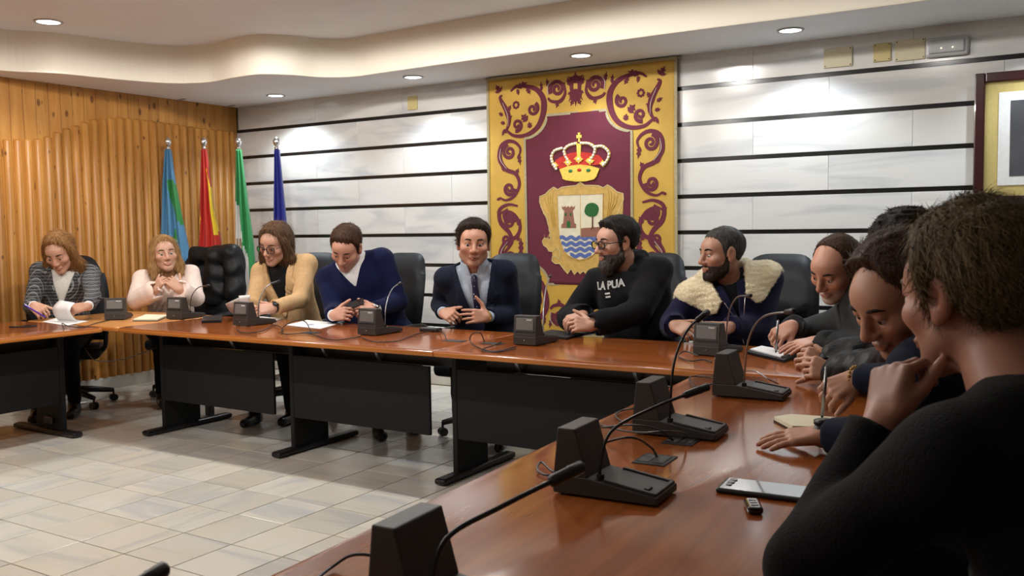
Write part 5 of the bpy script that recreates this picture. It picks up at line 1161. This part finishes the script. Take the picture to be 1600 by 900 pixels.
X = person('bearded man in black hooded top with white lettering and dark glasses, hands clasped', far(963, 380, 5.42), -66, 4, 0, 1.20, (-2.22, 5.10), rotz(TOC, -34),
    dict(R=hnd(on(893, 508, 2, TZ+0.06), idir(-0.75, 0.55, -0.1), idir(-0.2, 0.3, 0.95), 0.6, floor=0.013, pole=idir(-0.6, -0.2, -0.8)), L=hnd(on(902, 514, 2, TZ+0.05), idir(-0.85, 0.1, 0.1), idir(-0.1, 0.85, 0.5), 0.7, floor=0.013, pole=idir(0.6, 0.6, -0.7))),
    hoodie, skin=(0.54, 0.29, 0.20), PS=1.07, bulk=1.10, belly=0.03, lid=0.3, jaw=1.05, brow='hair_black', shw=1.04,
    hair=dict(mat='hair_black', side=0.008, top=0.020, front=0.010, line=HL_SHORT, n=1800, len=0.028, wid=0.0011, lift=0.2))
P6 = X
beard(X, 'beard_mid', 0.008, -0.046, 0.005, n=1500); glasses(X, 'black_plastic', 0.028, 0.018, 0.0034)
Vh, Fh = X['mesh']; bv = BVHTree.FromPolygons([tuple(v) for v in Vh], [tuple(int(i) for i in f) for f in Fh])
def chest_text(s, size, u, v, nm, bold, mat, off, tilt=0.0):
    me = text_mesh(s, size, 0.0, bold); bm = bmesh.new(); bm.from_mesh(me); bmesh.ops.triangulate(bm, faces=bm.faces[:]); bmesh.ops.subdivide_edges(bm, edges=[e for e in bm.edges if e.calc_length() > 0.012], cuts=2); 
    c0 = np.array(far(u, v, 5.2)); rt_, up_ = unit(X['rt']), unit(X['up']); d = unit(ray(u, v))
    hits = []
    for q in bm.verts:
        p = c0-rt_*q.co.x+up_*(q.co.y+tilt*q.co.x)+X['fw']*0.35; h_ = bv.ray_cast(Vector(p), Vector(-X['fw'])); hits.append((p, h_[3] if h_[0] is not None else None))
    ds = sorted(d_ for p, d_ in hits if d_ is not None); med = ds[int(len(ds)*0.6)]
    for q, (p, d_) in zip(bm.verts, hits):
        if d_ is None or abs(d_-med) > 0.06: d_ = med
        q.co = Vector(p-X['fw']*(d_-off)-np.array(X['root'].location))
    bm.to_mesh(me); bm.free(); return link(nm, me, mat, X['root'])
chest_text('LA PUA', 0.060, 925, 462, 'lettering', 0.0019, 'white_print', 0.0035); chest_text('LA PUA', 0.060, 925, 462, 'lettering_fill', -0.0011, 'photo_grey', 0.0052)
q = chest_text('=', 0.045, 922, 479, 'print_patch', 0.008, 'white_print', 0.0035)
# ---- 7 man with sheepskin collar
def sheep(X):
    jacket(X, 'navy_wool', 'black_top', 0.30, 0.16, lap=False, collar=True, innername='top', inf=0.028, sleeve=1.15, noise=0.005, neck=0.08); T = X['T']
    F2 = X['torso_field'](0.030, sleeves=False, hh=0.0065); F2.op(rc(T(0, -0.03, 0.49), T(0, -0.025, 0.575), 0.098*X['hs'], 0.092*X['hs']), 0.05); l = X['tl'](F2); ax_ = np.abs(l[..., 0]); y_, z = l[..., 1], l[..., 2]/X['Lz']
    low_ = np.where(y_ > 0.0, 0.455-0.075*np.clip((ax_-0.05)/0.05, 0, 1)+0.9*np.clip(ax_-0.135, 0, 1), 0.475); reg = np.maximum(np.maximum(low_-z, z-0.60), np.where(y_ > 0.02, 0.050+0.25*np.maximum(z-0.40, 0)-ax_, -1))*X['PS']
    G = F2; G.D = np.maximum(np.maximum(F2.D-0.022, -(F2.D+0.012)), reg).astype(np.float32); G.noise(0.0025, 190, 6); X['necksub'](G, 0.068, 0.080); co, V, F = field_obj('sheepskin_collar', G, 'fleece_cream', X['root'], 1)
    strands('wool_pile', V, F, X['hf'], 'fleece_cream', co, 9000, 0.008, 0.0009, lambda l, r: r.normal(size=3), 3, 0.9)
    R0 = np.array(X['root'].location); IV, IF = X['bvh_src']
X = person('man in navy wool jacket with cream sheepskin collar, head turned aside', far(1127, 397, 5.05), -72, 3, 0, 1.17, (-1.60, 5.06), rotz(TOC, -8),
    dict(R=hnd(on(1072, 518, 2, TZ+0.06), idir(0.55, 0.8, -0.15), idir(-0.55, 0.45, 0.75), 0.7), L=hnd(on(1120, 520, 2, TZ+0.06), idir(-0.8, 0.5, -0.1), idir(0.2, 0.6, 0.75), 0.6)),
    sheep, skin=(0.44, 0.23, 0.15), PS=1.10, bulk=1.05, lid=0.6, brow='hair_black', shw=1.05, jaw=1.03,
    hair=dict(mat='hair_grey', side=0.004, top=0.010, line=HL_SHORT, n=1500, len=0.012, wid=0.001, lift=0.3))
P7 = X
beard(X, 'beard_dark', 0.005, -0.044, 0.0, n=1200)
o = np.array(X['root'].location)
for s in (1, -1): MB().tube(curve([X['T'](s*0.052, 0.150, 0.43)-o, X['T'](s*0.030, 0.168, 0.36)-o, X['T'](s*0.012, 0.170, 0.28)-o, X['T'](s*0.008, 0.165, 0.16)-o], 6), 0.003, 6).build('zip_edge', 'chrome', X['root'], True)
# ---- 8 bald man
def qzip(X):
    F_, D0, o_ = sweater(X, 'grey_knit', 0.022, 0.074, 1.14, 0.0045, collar=0.035, vz=0.40, vs=0.22); I = X['torso_field'](0.012, sleeves=False, collar=0.02, hh=0.0105); X['necksub'](I, 0.062, 0.062); field_obj('undershirt', I, 'black_top', X['root'], 1); V, F = X['mesh']; R0 = np.array(X['root'].location)
    p = surf(X, V, F, 0.0, 0.40, 0.004)-R0; q = surf(X, V, F, 0.0, 0.36, 0.008)-R0; MB().tube([p, q], [0.003, 0.005], 8).build('zip_pull', 'chrome', X['root'])
X = person('balding man with grey stubble in dark grey zip sweater writing on a pad', far(1306, 419, 4.20), -60, 28, 8, 1.20, (-0.50, 4.36), unit([-0.86, -0.5, 0]),
    dict(R=hnd(on(1216, 536, 2, TZ+0.06), idir(-0.75, 0.35, -0.35), idir(-0.1, 0.5, 0.85), 0.75, thumb=(0.8, 0.5, -0.2), pole=idir(0.1, -0.8, -0.6), floor=0.019), L=hnd(on(1250, 552, 2, TZ+0.03), idir(-0.95, 0.1, -0.12), idir(0, 0.25, 0.97), 0.18, floor=0.019, pole=idir(0.5, 0.7, -0.6))),
    qzip, legdir=np.array([0.05, -1.0, 0]), skin=(0.54, 0.27, 0.18), PS=1.12, bulk=1.12, belly=0.03, lid=0.9, jaw=1.05, brow='beard_dark', shw=1.06, stubble=(0.75, (0.42, 0.36, 0.31)),
    hair=dict(mat='hair_auburn', side=0.007, top=0.006, line=HL_RECEDE, bald=lambda l: np.minimum(l[..., 1]-0.022, 0.062-np.abs(l[..., 0])), n=1200, len=0.014, wid=0.001, lift=0.15))
P8 = X
# ---- 9 man in puffer jacket
def puff(X):
    F_ = X['torso_field'](0.030, 1.25, loose=0.012); l = X['tl'](F_); P = F_.all(); D = F_.D
    ring = np.abs(np.sin((P[..., 2]*0.6+l[..., 0]*0.5+l[..., 1]*0.9)*40)); F_.D = (D-0.008*ring+0.004).astype(np.float32); F_.noise(0.004, 60, 3); X['necksub'](F_, 0.078, 0.082); field_obj('puffer_jacket', F_, 'puffer', X['root'], 1)
X = person('dark curly haired man in black padded jacket with clasped hands, half hidden', far(1412, 402, 3.02), -58, 8, 0, 1.18, (-0.14, 3.42), unit([-0.9, -0.1, 0]),
    dict(R=hnd(on(1262, 566, 2, TZ+0.085), idir(-0.75, -0.1, 0.25), idir(0.1, 0.8, 0.5), 0.8, pole=idir(0.3, -0.8, -0.6)), L=hnd(on(1272, 574, 2, TZ+0.075), idir(-0.8, -0.25, 0.2), idir(-0.1, 0.9, 0.4), 0.75, pole=idir(0.6, 0.7, -0.6))),
    puff, skin=(0.50, 0.26, 0.17), PS=1.08, bulk=1.04, lid=0.5, brow='hair_black',
    hair=dict(mat='hair_black', side=0.010, top=0.020, line=HL_SHORT, noise=0.005, freq=190, aniso=(1, 1, 1), n=2200, len=0.018, wid=0.0010, lift=0.3))
P9 = X
# ---- 10 man writing in notebook
X = person('man with receding brown hair in dark navy sweater writing in a notebook', far(1404, 463, 2.30), -74, 32, 4, 1.17, (-0.10, 2.52), unit([-0.95, 0.12, 0]),
    dict(R=hnd(on(1300, 628, 2, TZ+0.06), idir(-0.85, 0.15, -0.30), idir(0.0, 0.55, 0.83), 0.72, floor=0.017, thumb=(0.8, 0.5, -0.2), pole=idir(0.4, -0.6, -0.5)), L=hnd(on(1238, 688, 2, TZ+0.03), idir(-0.96, -0.2, -0.10), idir(0.05, 0.2, 0.97), 0.12, pole=idir(0.6, 0.6, -0.5))),
    lambda X: sweater(X, 'navy_suit', 0.020, 0.070, 1.10, 0.004), skin=(0.50, 0.25, 0.16), PS=1.06, lid=0.9, brow='hair_dark', h=0.0042, stubble=(0.45, (0.16, 0.09, 0.06)),
    hair=dict(mat='hair_auburn', side=0.014, top=0.022, line=HL_RECEDE, bald=lambda l: np.minimum(l[..., 1]-0.044, 0.050-np.abs(l[..., 0])), n=3500, len=0.036, wid=0.0007, lift=0.10, noise=0.003))
P10 = X
# ---- 11 man in black sweater, seen from behind
def blk(X): F_, D0, o_ = sweater(X, 'black_knit', 0.020, 0.068, 1.12, 0.004, collar=0.012)
X = person('sandy haired man in black sweater seen from behind, hand at his chin', far(1520, 462, 1.52), -154, 6, 2, 1.13, (0.24, 1.42), unit([-0.84, 0.45, 0]),
    dict(R=hnd(np.array([-0.36, 1.90, TZ+0.035]), unit([-0.8, 0.3, -0.05]), np.array([0.0, 0.0, 1.0]), 0.4), L=hnd(far(1394, 582, 1.53), idir(0.25, -0.25, 0.9), idir(-0.92, 0.32, 0.2), [0.85, 0.95, 1.0, 1.0], thumb=(0.85, 0.35, -0.45), pole=idir(-0.42, 0.80, -0.7), ez=TZ+0.06)),
    blk, torso_top=far(1562, 612, 1.44), skin=(0.42, 0.19, 0.125), PS=1.06, lid=0.4, brow='hair_sandy', h=0.0038, stubble=(0.4, (0.2, 0.11, 0.07)), shw=1.02,
    hair=dict(mat='hair_sandy', side=0.013, top=0.024, line=HL_SHORT, h=0.0042, noise=0.004, freq=95, n=9000, len=0.034, wid=0.0007, lift=0.30, flow=lambda l, r: np.array([l[0]*2+r.normal()*0.45, -0.5+r.normal()*0.4, -0.9+r.normal()*0.3])))
P11 = X
# ================================================================== CHAIRS IN PLACE
def chair_at(u, Y, rz, label, v=450):
    p = on(u, v, 1, Y); c, s = math.cos(rz), math.sin(rz); return chair(p[0]+s*0.27, Y-c*0.27, rz, label)
chair(-6.86, 4.30, math.radians(50), 'black leather office chair under the woman in tweed')
chair_at(322, 5.42, math.radians(18), 'black leather office chair with a dark coat hung over it')
chair_at(488, 5.40, math.radians(5), 'black leather office chair behind the woman in camel blazer')
chair_at(624, 5.38, math.radians(-3), 'black leather office chair behind the man in blue sweater')
chair_at(796, 5.38, math.radians(-2), 'black leather office chair behind the man in navy suit')
chair_at(1018, 5.52, math.radians(-10), 'black leather office chair behind the bearded man in hooded top')
chair_at(1212, 5.40, math.radians(-12), 'black leather office chair behind the man with sheepskin collar')
chair(-0.42, 4.42, math.radians(-68), 'black leather office chair under the balding man')
chair(-0.05, 3.42, -PI/2, 'black leather office chair under the man in padded jacket')
chair(0.0, 2.52, -PI/2, 'black leather office chair under the man writing in a notebook')
chair(0.30, 1.44, math.radians(-115), 'black leather office chair under the sandy haired man')
# ================================================================== STATIONS IN PLACE
LB = 'microphone station with bent gooseneck '
def st_px(u, v, rz, tip, label, **k): p = on(u, v, 2, TZ); return station(p[0], p[1], rz, tip, label, **k)
RZ = -PI/2+math.radians(3)
station(-1.02, 0.62, RZ, on(262, 886, 2, 0.935), LB+'at the near end of the right hand table', thick=1.2, mid=(0.5, 0.8))
q = on(640, 803, 2, TZ+0.158); S1 = station(q[0]+0.09, q[1], RZ, on(912, 728, 2, 0.965), LB+'low over the wood, beside the next one toward the phone', thick=1.25, mid=(0.45, 0.75))
q = on(905, 660, 2, TZ+0.158); S2 = station(q[0]+0.09, q[1], RZ, on(1108, 604, 2, 0.985), LB+'standing across from the phone and key fob', thick=1.1, mid=(0.5, 0.8))
q = on(1018, 592, 2, TZ+0.158); S3 = station(q[0]+0.09, q[1], RZ, on(1107, 487, 2, 1.10), LB+'across from the open notebook', thick=1.1, mid=(0.45, 0.85))
q = on(1136, 549, 2, TZ+0.158); S4 = station(q[0]+0.09, q[1], RZ, on(1241, 486, 2, 1.10), LB+'at the table seam, facing the padded jacket man', neck='grey_metal', mid=(0.4, 0.85))
S5 = st_px(1122, 552, math.radians(-8), on(1173, 462, 2, 1.07), LB+'in front of the man with sheepskin collar', neck='grey_metal')
S6 = st_px(838, 536, 0.0, on(860, 431, 2, 1.06), 'microphone station with upright gooseneck in front of the bearded man', neck='grey_metal')
S7 = st_px(594, 521, 0.0, on(626, 442, 2, 1.03), LB+'in front of the man in blue sweater', neck='grey_metal')
S8 = st_px(398, 507, 0.0, on(437, 439, 2, 1.03), LB+'in front of the woman in camel blazer', neck='grey_metal')
S9 = st_px(291, 497, math.radians(10), on(327, 446, 2, 1.0), LB+'in front of the woman in pale blouse', neck='grey_metal')
S10 = st_px(186, 498, math.radians(42), on(152, 466, 2, 0.90), 'microphone station on the corner piece beside the woman in tweed')
# ================================================================== CABLES AND TABLE SOCKETS
def cable(pts, label, r=0.0032, mat='black_plastic'):
    P = curve(pts, 8); o = MB().tube([p-np.array(pts[0]) for p in P], r, 6).build('cable', mat, None, True); o.location = pts[0]; return tag(o, label, 'cable', 'microphone cables')
t_ = lambda u, v, z=0.0075: on(u, v, 2, TZ+z)
cable([t_(640, 880, 0.02), t_(560, 866, 0.03), t_(520, 885, 0.008), t_(470, 925)], 'black cable trailing off the station nearest the man in black')
cable([t_(900, 742), t_(866, 738), t_(846, 722, 0.012), t_(840, 735), t_(862, 742), t_(900, 720, 0.02)], 'small black cable loop beside the station across from the phone')
cable([t_(885, 716, 0.04), t_(950, 690, 0.085), t_(990, 684, 0.10), t_(1018, 700, 0.05), t_(1026, 714, 0.008)], 'black cable arching from station to the nearer table socket')
cable([t_(940, 668, 0.02), t_(985, 664, 0.045), t_(1025, 670, 0.04), t_(1052, 688, 0.006)], 'black cable lying low towards the farther table socket')
cable([t_(938, 664, 0.02), t_(968, 672, 0.03), t_(1002, 676, 0.06), t_(1040, 674, 0.075), t_(1066, 676, 0.05), t_(1074, 684, 0.010)], 'black cable arching over the base into the farther table socket')
cable([t_(990, 638, 0.02), t_(970, 642), t_(962, 650), t_(976, 660), t_(988, 652)], 'black cable curled beside the station across from the notebook')
cable([t_(1122, 592, 0.02), t_(1095, 588), t_(1078, 590), t_(1085, 604), t_(1112, 600), t_(1122, 596, 0.015)], 'black cable looped behind the station at the table seam')
cable([t_(1160, 580, 0.03), t_(1180, 580, 0.05), t_(1200, 592, 0.03), t_(1216, 600, 0.008)], 'grey cable beyond the station at the table seam', mat='grey_metal')
cable([t_(1092, 556), t_(1070, 549, 0.02), t_(1060, 557), t_(1078, 564), t_(1098, 562), t_(1112, 566)], 'black cable bunched before the station of the sheepskin collar man')
cable([t_(806, 542), t_(770, 549), t_(738, 538), t_(736, 524, 0.05), t_(750, 520, 0.07), t_(757, 534, 0.006)], 'black cable looping up from station of the bearded man')
cable([t_(806, 545), t_(775, 550), t_(752, 547), t_(770, 540), t_(783, 534, 0.01)], 'second black cable before the station of the bearded man')
cable([t_(566, 528), t_(585, 534), t_(620, 533), t_(645, 524), t_(660, 520, 0.01), t_(684, 516, 0.012), t_(694, 522, 0.03), t_(697, 531, 0.006)], 'black cable with small box between blue sweater and suit')
cable([t_(564, 526), t_(520, 531), t_(480, 521), t_(446, 522), t_(441, 513, 0.02), t_(458, 502, 0.05), t_(476, 502, 0.06), t_(486, 518, 0.006)], 'black cable arching in front of the white printed sheet')
cable([t_(370, 514), t_(380, 520), t_(410, 517), t_(428, 508), t_(442, 514), t_(438, 520)], 'black cable before the station of the camel blazer woman')
cable([t_(100, 514, 0.009), t_(97, 505, 0.014), t_(108, 510), t_(130, 511), t_(150, 505), t_(172, 500, 0.006)], 'black cable across the papers of the woman in tweed')
cable([np.array([-5.70, 3.70, 0.60]), np.array([-5.52, 3.66, 0.535]), np.array([-5.40, 3.78, 0.535]), np.array([-5.28, 3.95, 0.60])], 'black cable sagging between the tables at the corner')
def socket(u, v, w_, d_, rz, label):
    p = on(u, v, 2, TZ); e = empty('table_socket', (p[0], p[1], TZ), rz, label, 'socket', 'flush table sockets')
    MB().box((0, 0, 0.001), (w_, d_, 0.004), 0.001).build('frame', 'black_plastic', e)
    for s in (-1, 1): MB().box((s*w_*0.22, 0, 0.0035), (w_*0.36, d_*0.7, 0.002), 0.0006).build('flap', 'station', e)
socket(1066, 689, 0.09, 0.11, math.radians(3), 'black flush socket plate in the wood, across from the notebook'); socket(1023, 719, 0.09, 0.11, math.radians(3), 'black flush socket plate in the wood, across from the phone')
socket(710, 533, 0.13, 0.07, 0, 'black flush socket plate in front of the man in suit'); socket(770, 537, 0.13, 0.07, 0, 'black flush socket plate beside the station of the bearded man'); socket(487, 520, 0.12, 0.06, 0, 'black flush socket plate in front of the printed sheet')
# ================================================================== PAPERS, PHONES, PENS
def corners(L_, z=0.0): return [on(u, v, 2, TZ+z) for u, v in L_]
def sheet(name, L_, mat, label, cat, z=0.001, th=0.0012):
    P = corners(L_, z); c = sum(P)/len(P); m = MB(); m.prism([(p[0]-c[0], p[1]-c[1]) for p in P], 0, th); o = m.build(name, mat); o.location = (c[0], c[1], TZ+z); return tag(o, label, cat)
o = sheet('paper_sheet', [(447, 508), (480, 500), (532, 505), (500, 514)], 'paper', 'white printed sheet in front of the man in blue sweater', 'paper')
c = on(486, 507, 2, TZ+0.003); MB().lathe([(0.022, 0), (0.022, 0.0006)], n=16).build('printed_emblem', 'flag_eu', o).location = (c[0]-o.location[0], c[1]-o.location[1], 0.0012)
sheet('paper_sheet', [(66, 503), (92, 496), (138, 502), (104, 509)], 'paper', 'white paper lying under the hands of the woman in tweed', 'paper')
sheet('paper_sheet', [(364, 502), (384, 494), (440, 499), (420, 506)], 'paper', 'white papers lying before the woman in camel blazer', 'paper', th=0.008)
def curled(L_, mat, label, bulge=0.05):
    # L_: quad corners in metres a,b (lower) c,d (upper)
    a, b, c, d = [np.array(q) for q in L_]; nn = unit(np.cross(b-a, d-a)); m = MB(); G = []
    for j in range(9):
        t = j/8; G.append([m.bm.verts.new((a+(b-a)*s)*(1-t)+(d+(c-d)*s)*t+nn*bulge*math.sin(PI*t)-a) for s in (0, 0.25, 0.5, 0.75, 1)])
    for p, q in zip(G, G[1:]):
        for i in range(4): m.bm.faces.new((p[i], p[i+1], q[i+1], q[i]))
    o = m.build('paper_sheet', mat, None, True); o.location = a; s = o.modifiers.new('t', 'SOLIDIFY'); s.thickness = 0.001; return tag(o, label, 'paper')
h1 = on(117, 486, 2, TZ+0.075)
curled([on(91, 501, 2, TZ+0.006), on(122, 503, 2, TZ+0.006), on(117, 473, 2, TZ+0.14), on(93, 469, 2, TZ+0.15)], 'paper', 'white page being turned up by the woman in tweed', 0.05)
a = on(386, 497, 2, TZ+0.012)
curled([on(380, 498, 2, TZ+0.012), on(391, 498, 2, TZ+0.012), on(391, 461, 2, TZ+0.19), on(373, 462, 2, TZ+0.18)], 'paper', 'white page standing upright in the hand of the camel blazer woman', 0.02)
curled([on(366, 491, 2, TZ+0.012), on(386, 497, 2, TZ+0.012), on(376, 464, 2, TZ+0.17), on(352, 475, 2, TZ+0.13)], 'paper', 'white page folded outward beside the station of the camel blazer woman', 0.01)
def book(P, z, th, cover, pages, label, name='notebook', opened=True):
    c = sum(P)/len(P); e = empty(name, (c[0], c[1], TZ+z), 0, label, 'notebook'); q = [(p[0]-c[0], p[1]-c[1]) for p in P]
    MB().prism([(x*1.03, y*1.03) for x, y in q], 0, 0.004).build('cover', cover, e); MB().prism(q, 0.004, th).build('pages', pages, e)
    return e
book(corners([(1210, 659), (1235, 655), (1325, 661), (1300, 676), (1238, 674)]), 0.001, 0.016, 'black_plastic', 'cream_paper', 'open cream notebook under the pen of the man in navy sweater')
book(corners([(208, 502), (228, 494), (262, 495), (246, 502)]), 0.001, 0.014, 'leather', 'cream_paper', 'open diary with cream pages before the woman in pale blouse')
MB_ = book(corners([(315, 505), (318, 497), (347, 496), (346, 504)]), 0.001, 0.016, 'leather', 'black_metal', 'closed black notebook beside the station of the pale blouse woman')
e = empty('clipboard', tuple(on(1205, 555, 2, TZ+0.001)), 0, 'black folder with white pad under the pen of the balding man', 'folder'); c = np.array(e.location)
m = MB(); m.prism([(p[0]-c[0], p[1]-c[1]) for p in corners([(1165, 553), (1185, 545), (1252, 556), (1225, 567)])], 0, 0.012); m.build('folder', 'leather', e)
m = MB(); m.prism([(p[0]-c[0], p[1]-c[1]) for p in corners([(1172, 551), (1190, 546), (1244, 556), (1220, 563)])], 0.012, 0.018); m.build('pad', 'paper', e)
sheet('folder', [(838, 525), (862, 518), (912, 524), (885, 531)], 'leather', 'black folder in front of the clasped hands of the bearded man', 'folder', th=0.012)
def slabthing(name, p, rz, dims, mat, label, cat, bev=0.004, top=None):
    e = empty(name, (p[0], p[1], TZ+0.0005), rz, label, cat); MB().box((0, 0, dims[2]/2), dims, bev, seg=2).build('body', mat, e)
    if top: MB().box((0, 0, dims[2]+0.0002), (dims[0]*0.93, dims[1]*0.92, 0.0008), 0.0003).build('screen', top, e)
    return e
plain('phone_glass', (0.012, 0.013, 0.016), 0.08, coat=0.5)
e = slabthing('smartphone', on(1205, 771, 2, TZ), math.radians(4), (0.235, 0.105, 0.012), 'black_plastic', 'large black phone lying beside the key fob', 'phone', 0.005, 'phone_glass')
m = MB()
for k, r in enumerate((0.009, 0.009, 0.007)): m.lathe([(r, 0.0), (r, 0.002)], (-0.095, 0.03-0.022*k, 0.0125), 14)
m.build('camera_lens', 'grey_metal', e)
e = empty('key_fob', tuple(on(1177, 797, 2, TZ+0.0005)), math.radians(-65), 'small dark car key fob lying beside the large phone', 'key'); MB().box((0, 0, 0.009), (0.075, 0.034, 0.017), 0.007, seg=3).build('body', 'phone_glass', e)
for k in range(3): MB().box((-0.018+0.018*k, 0, 0.0182), (0.012, 0.016, 0.0015), 0.0005).build('button', 'grey_metal', e)
slabthing('smartphone', on(36, 511, 2, TZ), math.radians(30), (0.15, 0.085, 0.009), 'black_plastic', 'black phone lying on the table by the woman in tweed', 'phone', 0.003, 'phone_glass')
slabthing('adapter_box', on(673, 518, 2, TZ), 0, (0.13, 0.06, 0.022), 'black_plastic', 'small black adapter box beside the hands of the man in suit', 'adapter')
def pen(p, d, ln, r, mat, label, tipm='black_metal'):
    p = np.array(p); d = unit(d); e = empty('pen', tuple(p), 0, label, 'pen'); MB().tube([d*0.012, d*ln], r, 8).build('barrel', mat, e, True); MB().tube([d*0, d*0.012], [0.001, r], 8).build('nib', tipm, e, True); MB().tube([d*ln*0.75+np.array([0, 0, r]), d*ln+np.array([0, 0, r])], r*0.4, 6).build('clip', 'chrome', e)
def penhold(X, tip, top_uv, t, mat, label, ln=0.15, r=0.0048):
    b = far(*top_uv, t); pen(tip, b-tip, ln, r, mat, label)
pt = on(1284, 655, 2, TZ+0.018); penhold(P10, pt, (1291, 580), float((pt-np.array([0, 0, CAM_H]))@FW)-0.02, 'grey_metal', 'silver pen held over the cream notebook', 0.165, 0.0055)
pt = on(1212, 552, 2, TZ+0.019); penhold(P8, pt, (1215, 510), float((pt-np.array([0, 0, CAM_H]))@FW)-0.02, 'grey_metal', 'grey pen in the hand of the balding man', 0.155, 0.0055)
pt = on(73, 497, 2, TZ+0.03); penhold(P1, pt, (48, 482), float((pt-np.array([0, 0, CAM_H]))@FW)-0.05, 'purple_plastic', 'purple pen in the hand of the woman in tweed', 0.17, 0.006)
# phone in hands
tp = P4['tips']; c = (tp['R'][1]+tp['L'][1]+tp['R'][0][0]+tp['L'][0][0])/4; e = empty('smartphone', tuple(c), 0, 'dark phone held in both hands of the man in blue sweater', 'phone')
m = MB().box((0, 0, 0), (0.145, 0.07, 0.009), 0.003, seg=2); o = m.build('body', 'phone_glass', e); o.rotation_euler = (math.radians(35), math.radians(-18), math.atan2(RH[1], RH[0]))
# wrist things
def band(X, sd, label, mat, rr=0.031, hw=0.006, name='wristband', back=0.0, face=None):
    S_, E, W, d, n_, sg, H = X['arm'][sd]; v = unit(W-E); c = W+v*back; e = empty(name, tuple(c), 0, label, 'wristwatch' if face else 'bracelet'); k = X['hs']
    MB().tube([-v*hw, -v*hw*0.8, v*hw*0.8, v*hw], [rr*k*0.94, rr*k, rr*k, rr*k*0.94], 20).build('strap', mat, e, True)
    if face: n2 = unit(np.array(n_)-v*np.dot(n_, v)); MB().tube([n2*rr*k*0.85, n2*(rr*k+0.006)], 0.019*k, 18).build('dial', face, e, True)
band(P10, 'L', 'black wristwatch on the hand lying flat by the notebook', 'black_plastic', 0.031, 0.012, 'wristwatch', 0.008, 'black_metal'); band(P5, 'L', 'gold bracelet on the raised hand of the man in suit', 'gold_metal', 0.030, 0.004, 'bracelet', 0.016); band(P4, 'L', 'gold wristwatch on the man in blue sweater', 'gold_metal', 0.030, 0.007, 'wristwatch', 0.016, 'chrome'); band(P3, 'L', 'dark wristwatch on the woman in camel blazer', 'black_plastic', 0.029, 0.007, 'wristwatch', 0.0, 'black_metal')
S_, E, W, d, n_, sg, H = P10['arm']['R']; v = unit(W-E); e = empty('bead_bracelet', tuple(W+v*0.004), 0, 'yellow bead bracelet on the wrist of the writing hand over the notebook', 'bracelet'); x_ = unit(np.cross(v, ZUP)); y_ = np.cross(v, x_); m = MB()
for k in range(18): m.ball((x_*math.cos(2*PI*k/18)+y_*math.sin(2*PI*k/18))*0.0335*P10['hs'], 0.0055, 8, 6)
m.build('beads', 'bead', e, True)
# coat over the chair of the woman in pale blouse
p = on(335, 450, 1, 5.42); G = Field(np.array([p[0]-0.36, 5.15, 0.62]), np.array([p[0]+0.36, 5.72, 1.28]), 0.010)
for a, b, ra, rb in (((-0.22, -0.01, 0.53), (0.20, 0.03, 0.545), 0.07, 0.075), ((0.22, 0.02, 0.50), (0.27, -0.02, 0.20), 0.085, 0.09), ((-0.2, 0.0, 0.5), (-0.22, 0.0, 0.18), 0.08, 0.09), ((0.05, -0.03, 0.48), (0.06, -0.05, 0.16), 0.09, 0.10), ((0.0, 0.08, 0.48), (0.0, 0.10, 0.05), 0.10, 0.11)): G.op(rc(np.array(a)+[p[0], 5.43, 0.64], np.array(b)+[p[0], 5.43, 0.64], ra, rb), 0.06)
G.noise(0.012, 38, 9); V, F = G.mesh(); V = relax(V, F, 1); c = np.array([p[0], 5.43, 0.65]); o = link('coat', np_mesh(V-c, F), 'puffer'); o.location = c; tag(o, 'shiny black padded coat hung over the chair beside the pale blouse woman', 'coat')
# ================================================================== remove the construction originals
def drop(o):
    for c in list(o.children): drop(c)
    bpy.data.objects.remove(o)
drop(CH0); drop(ST0)
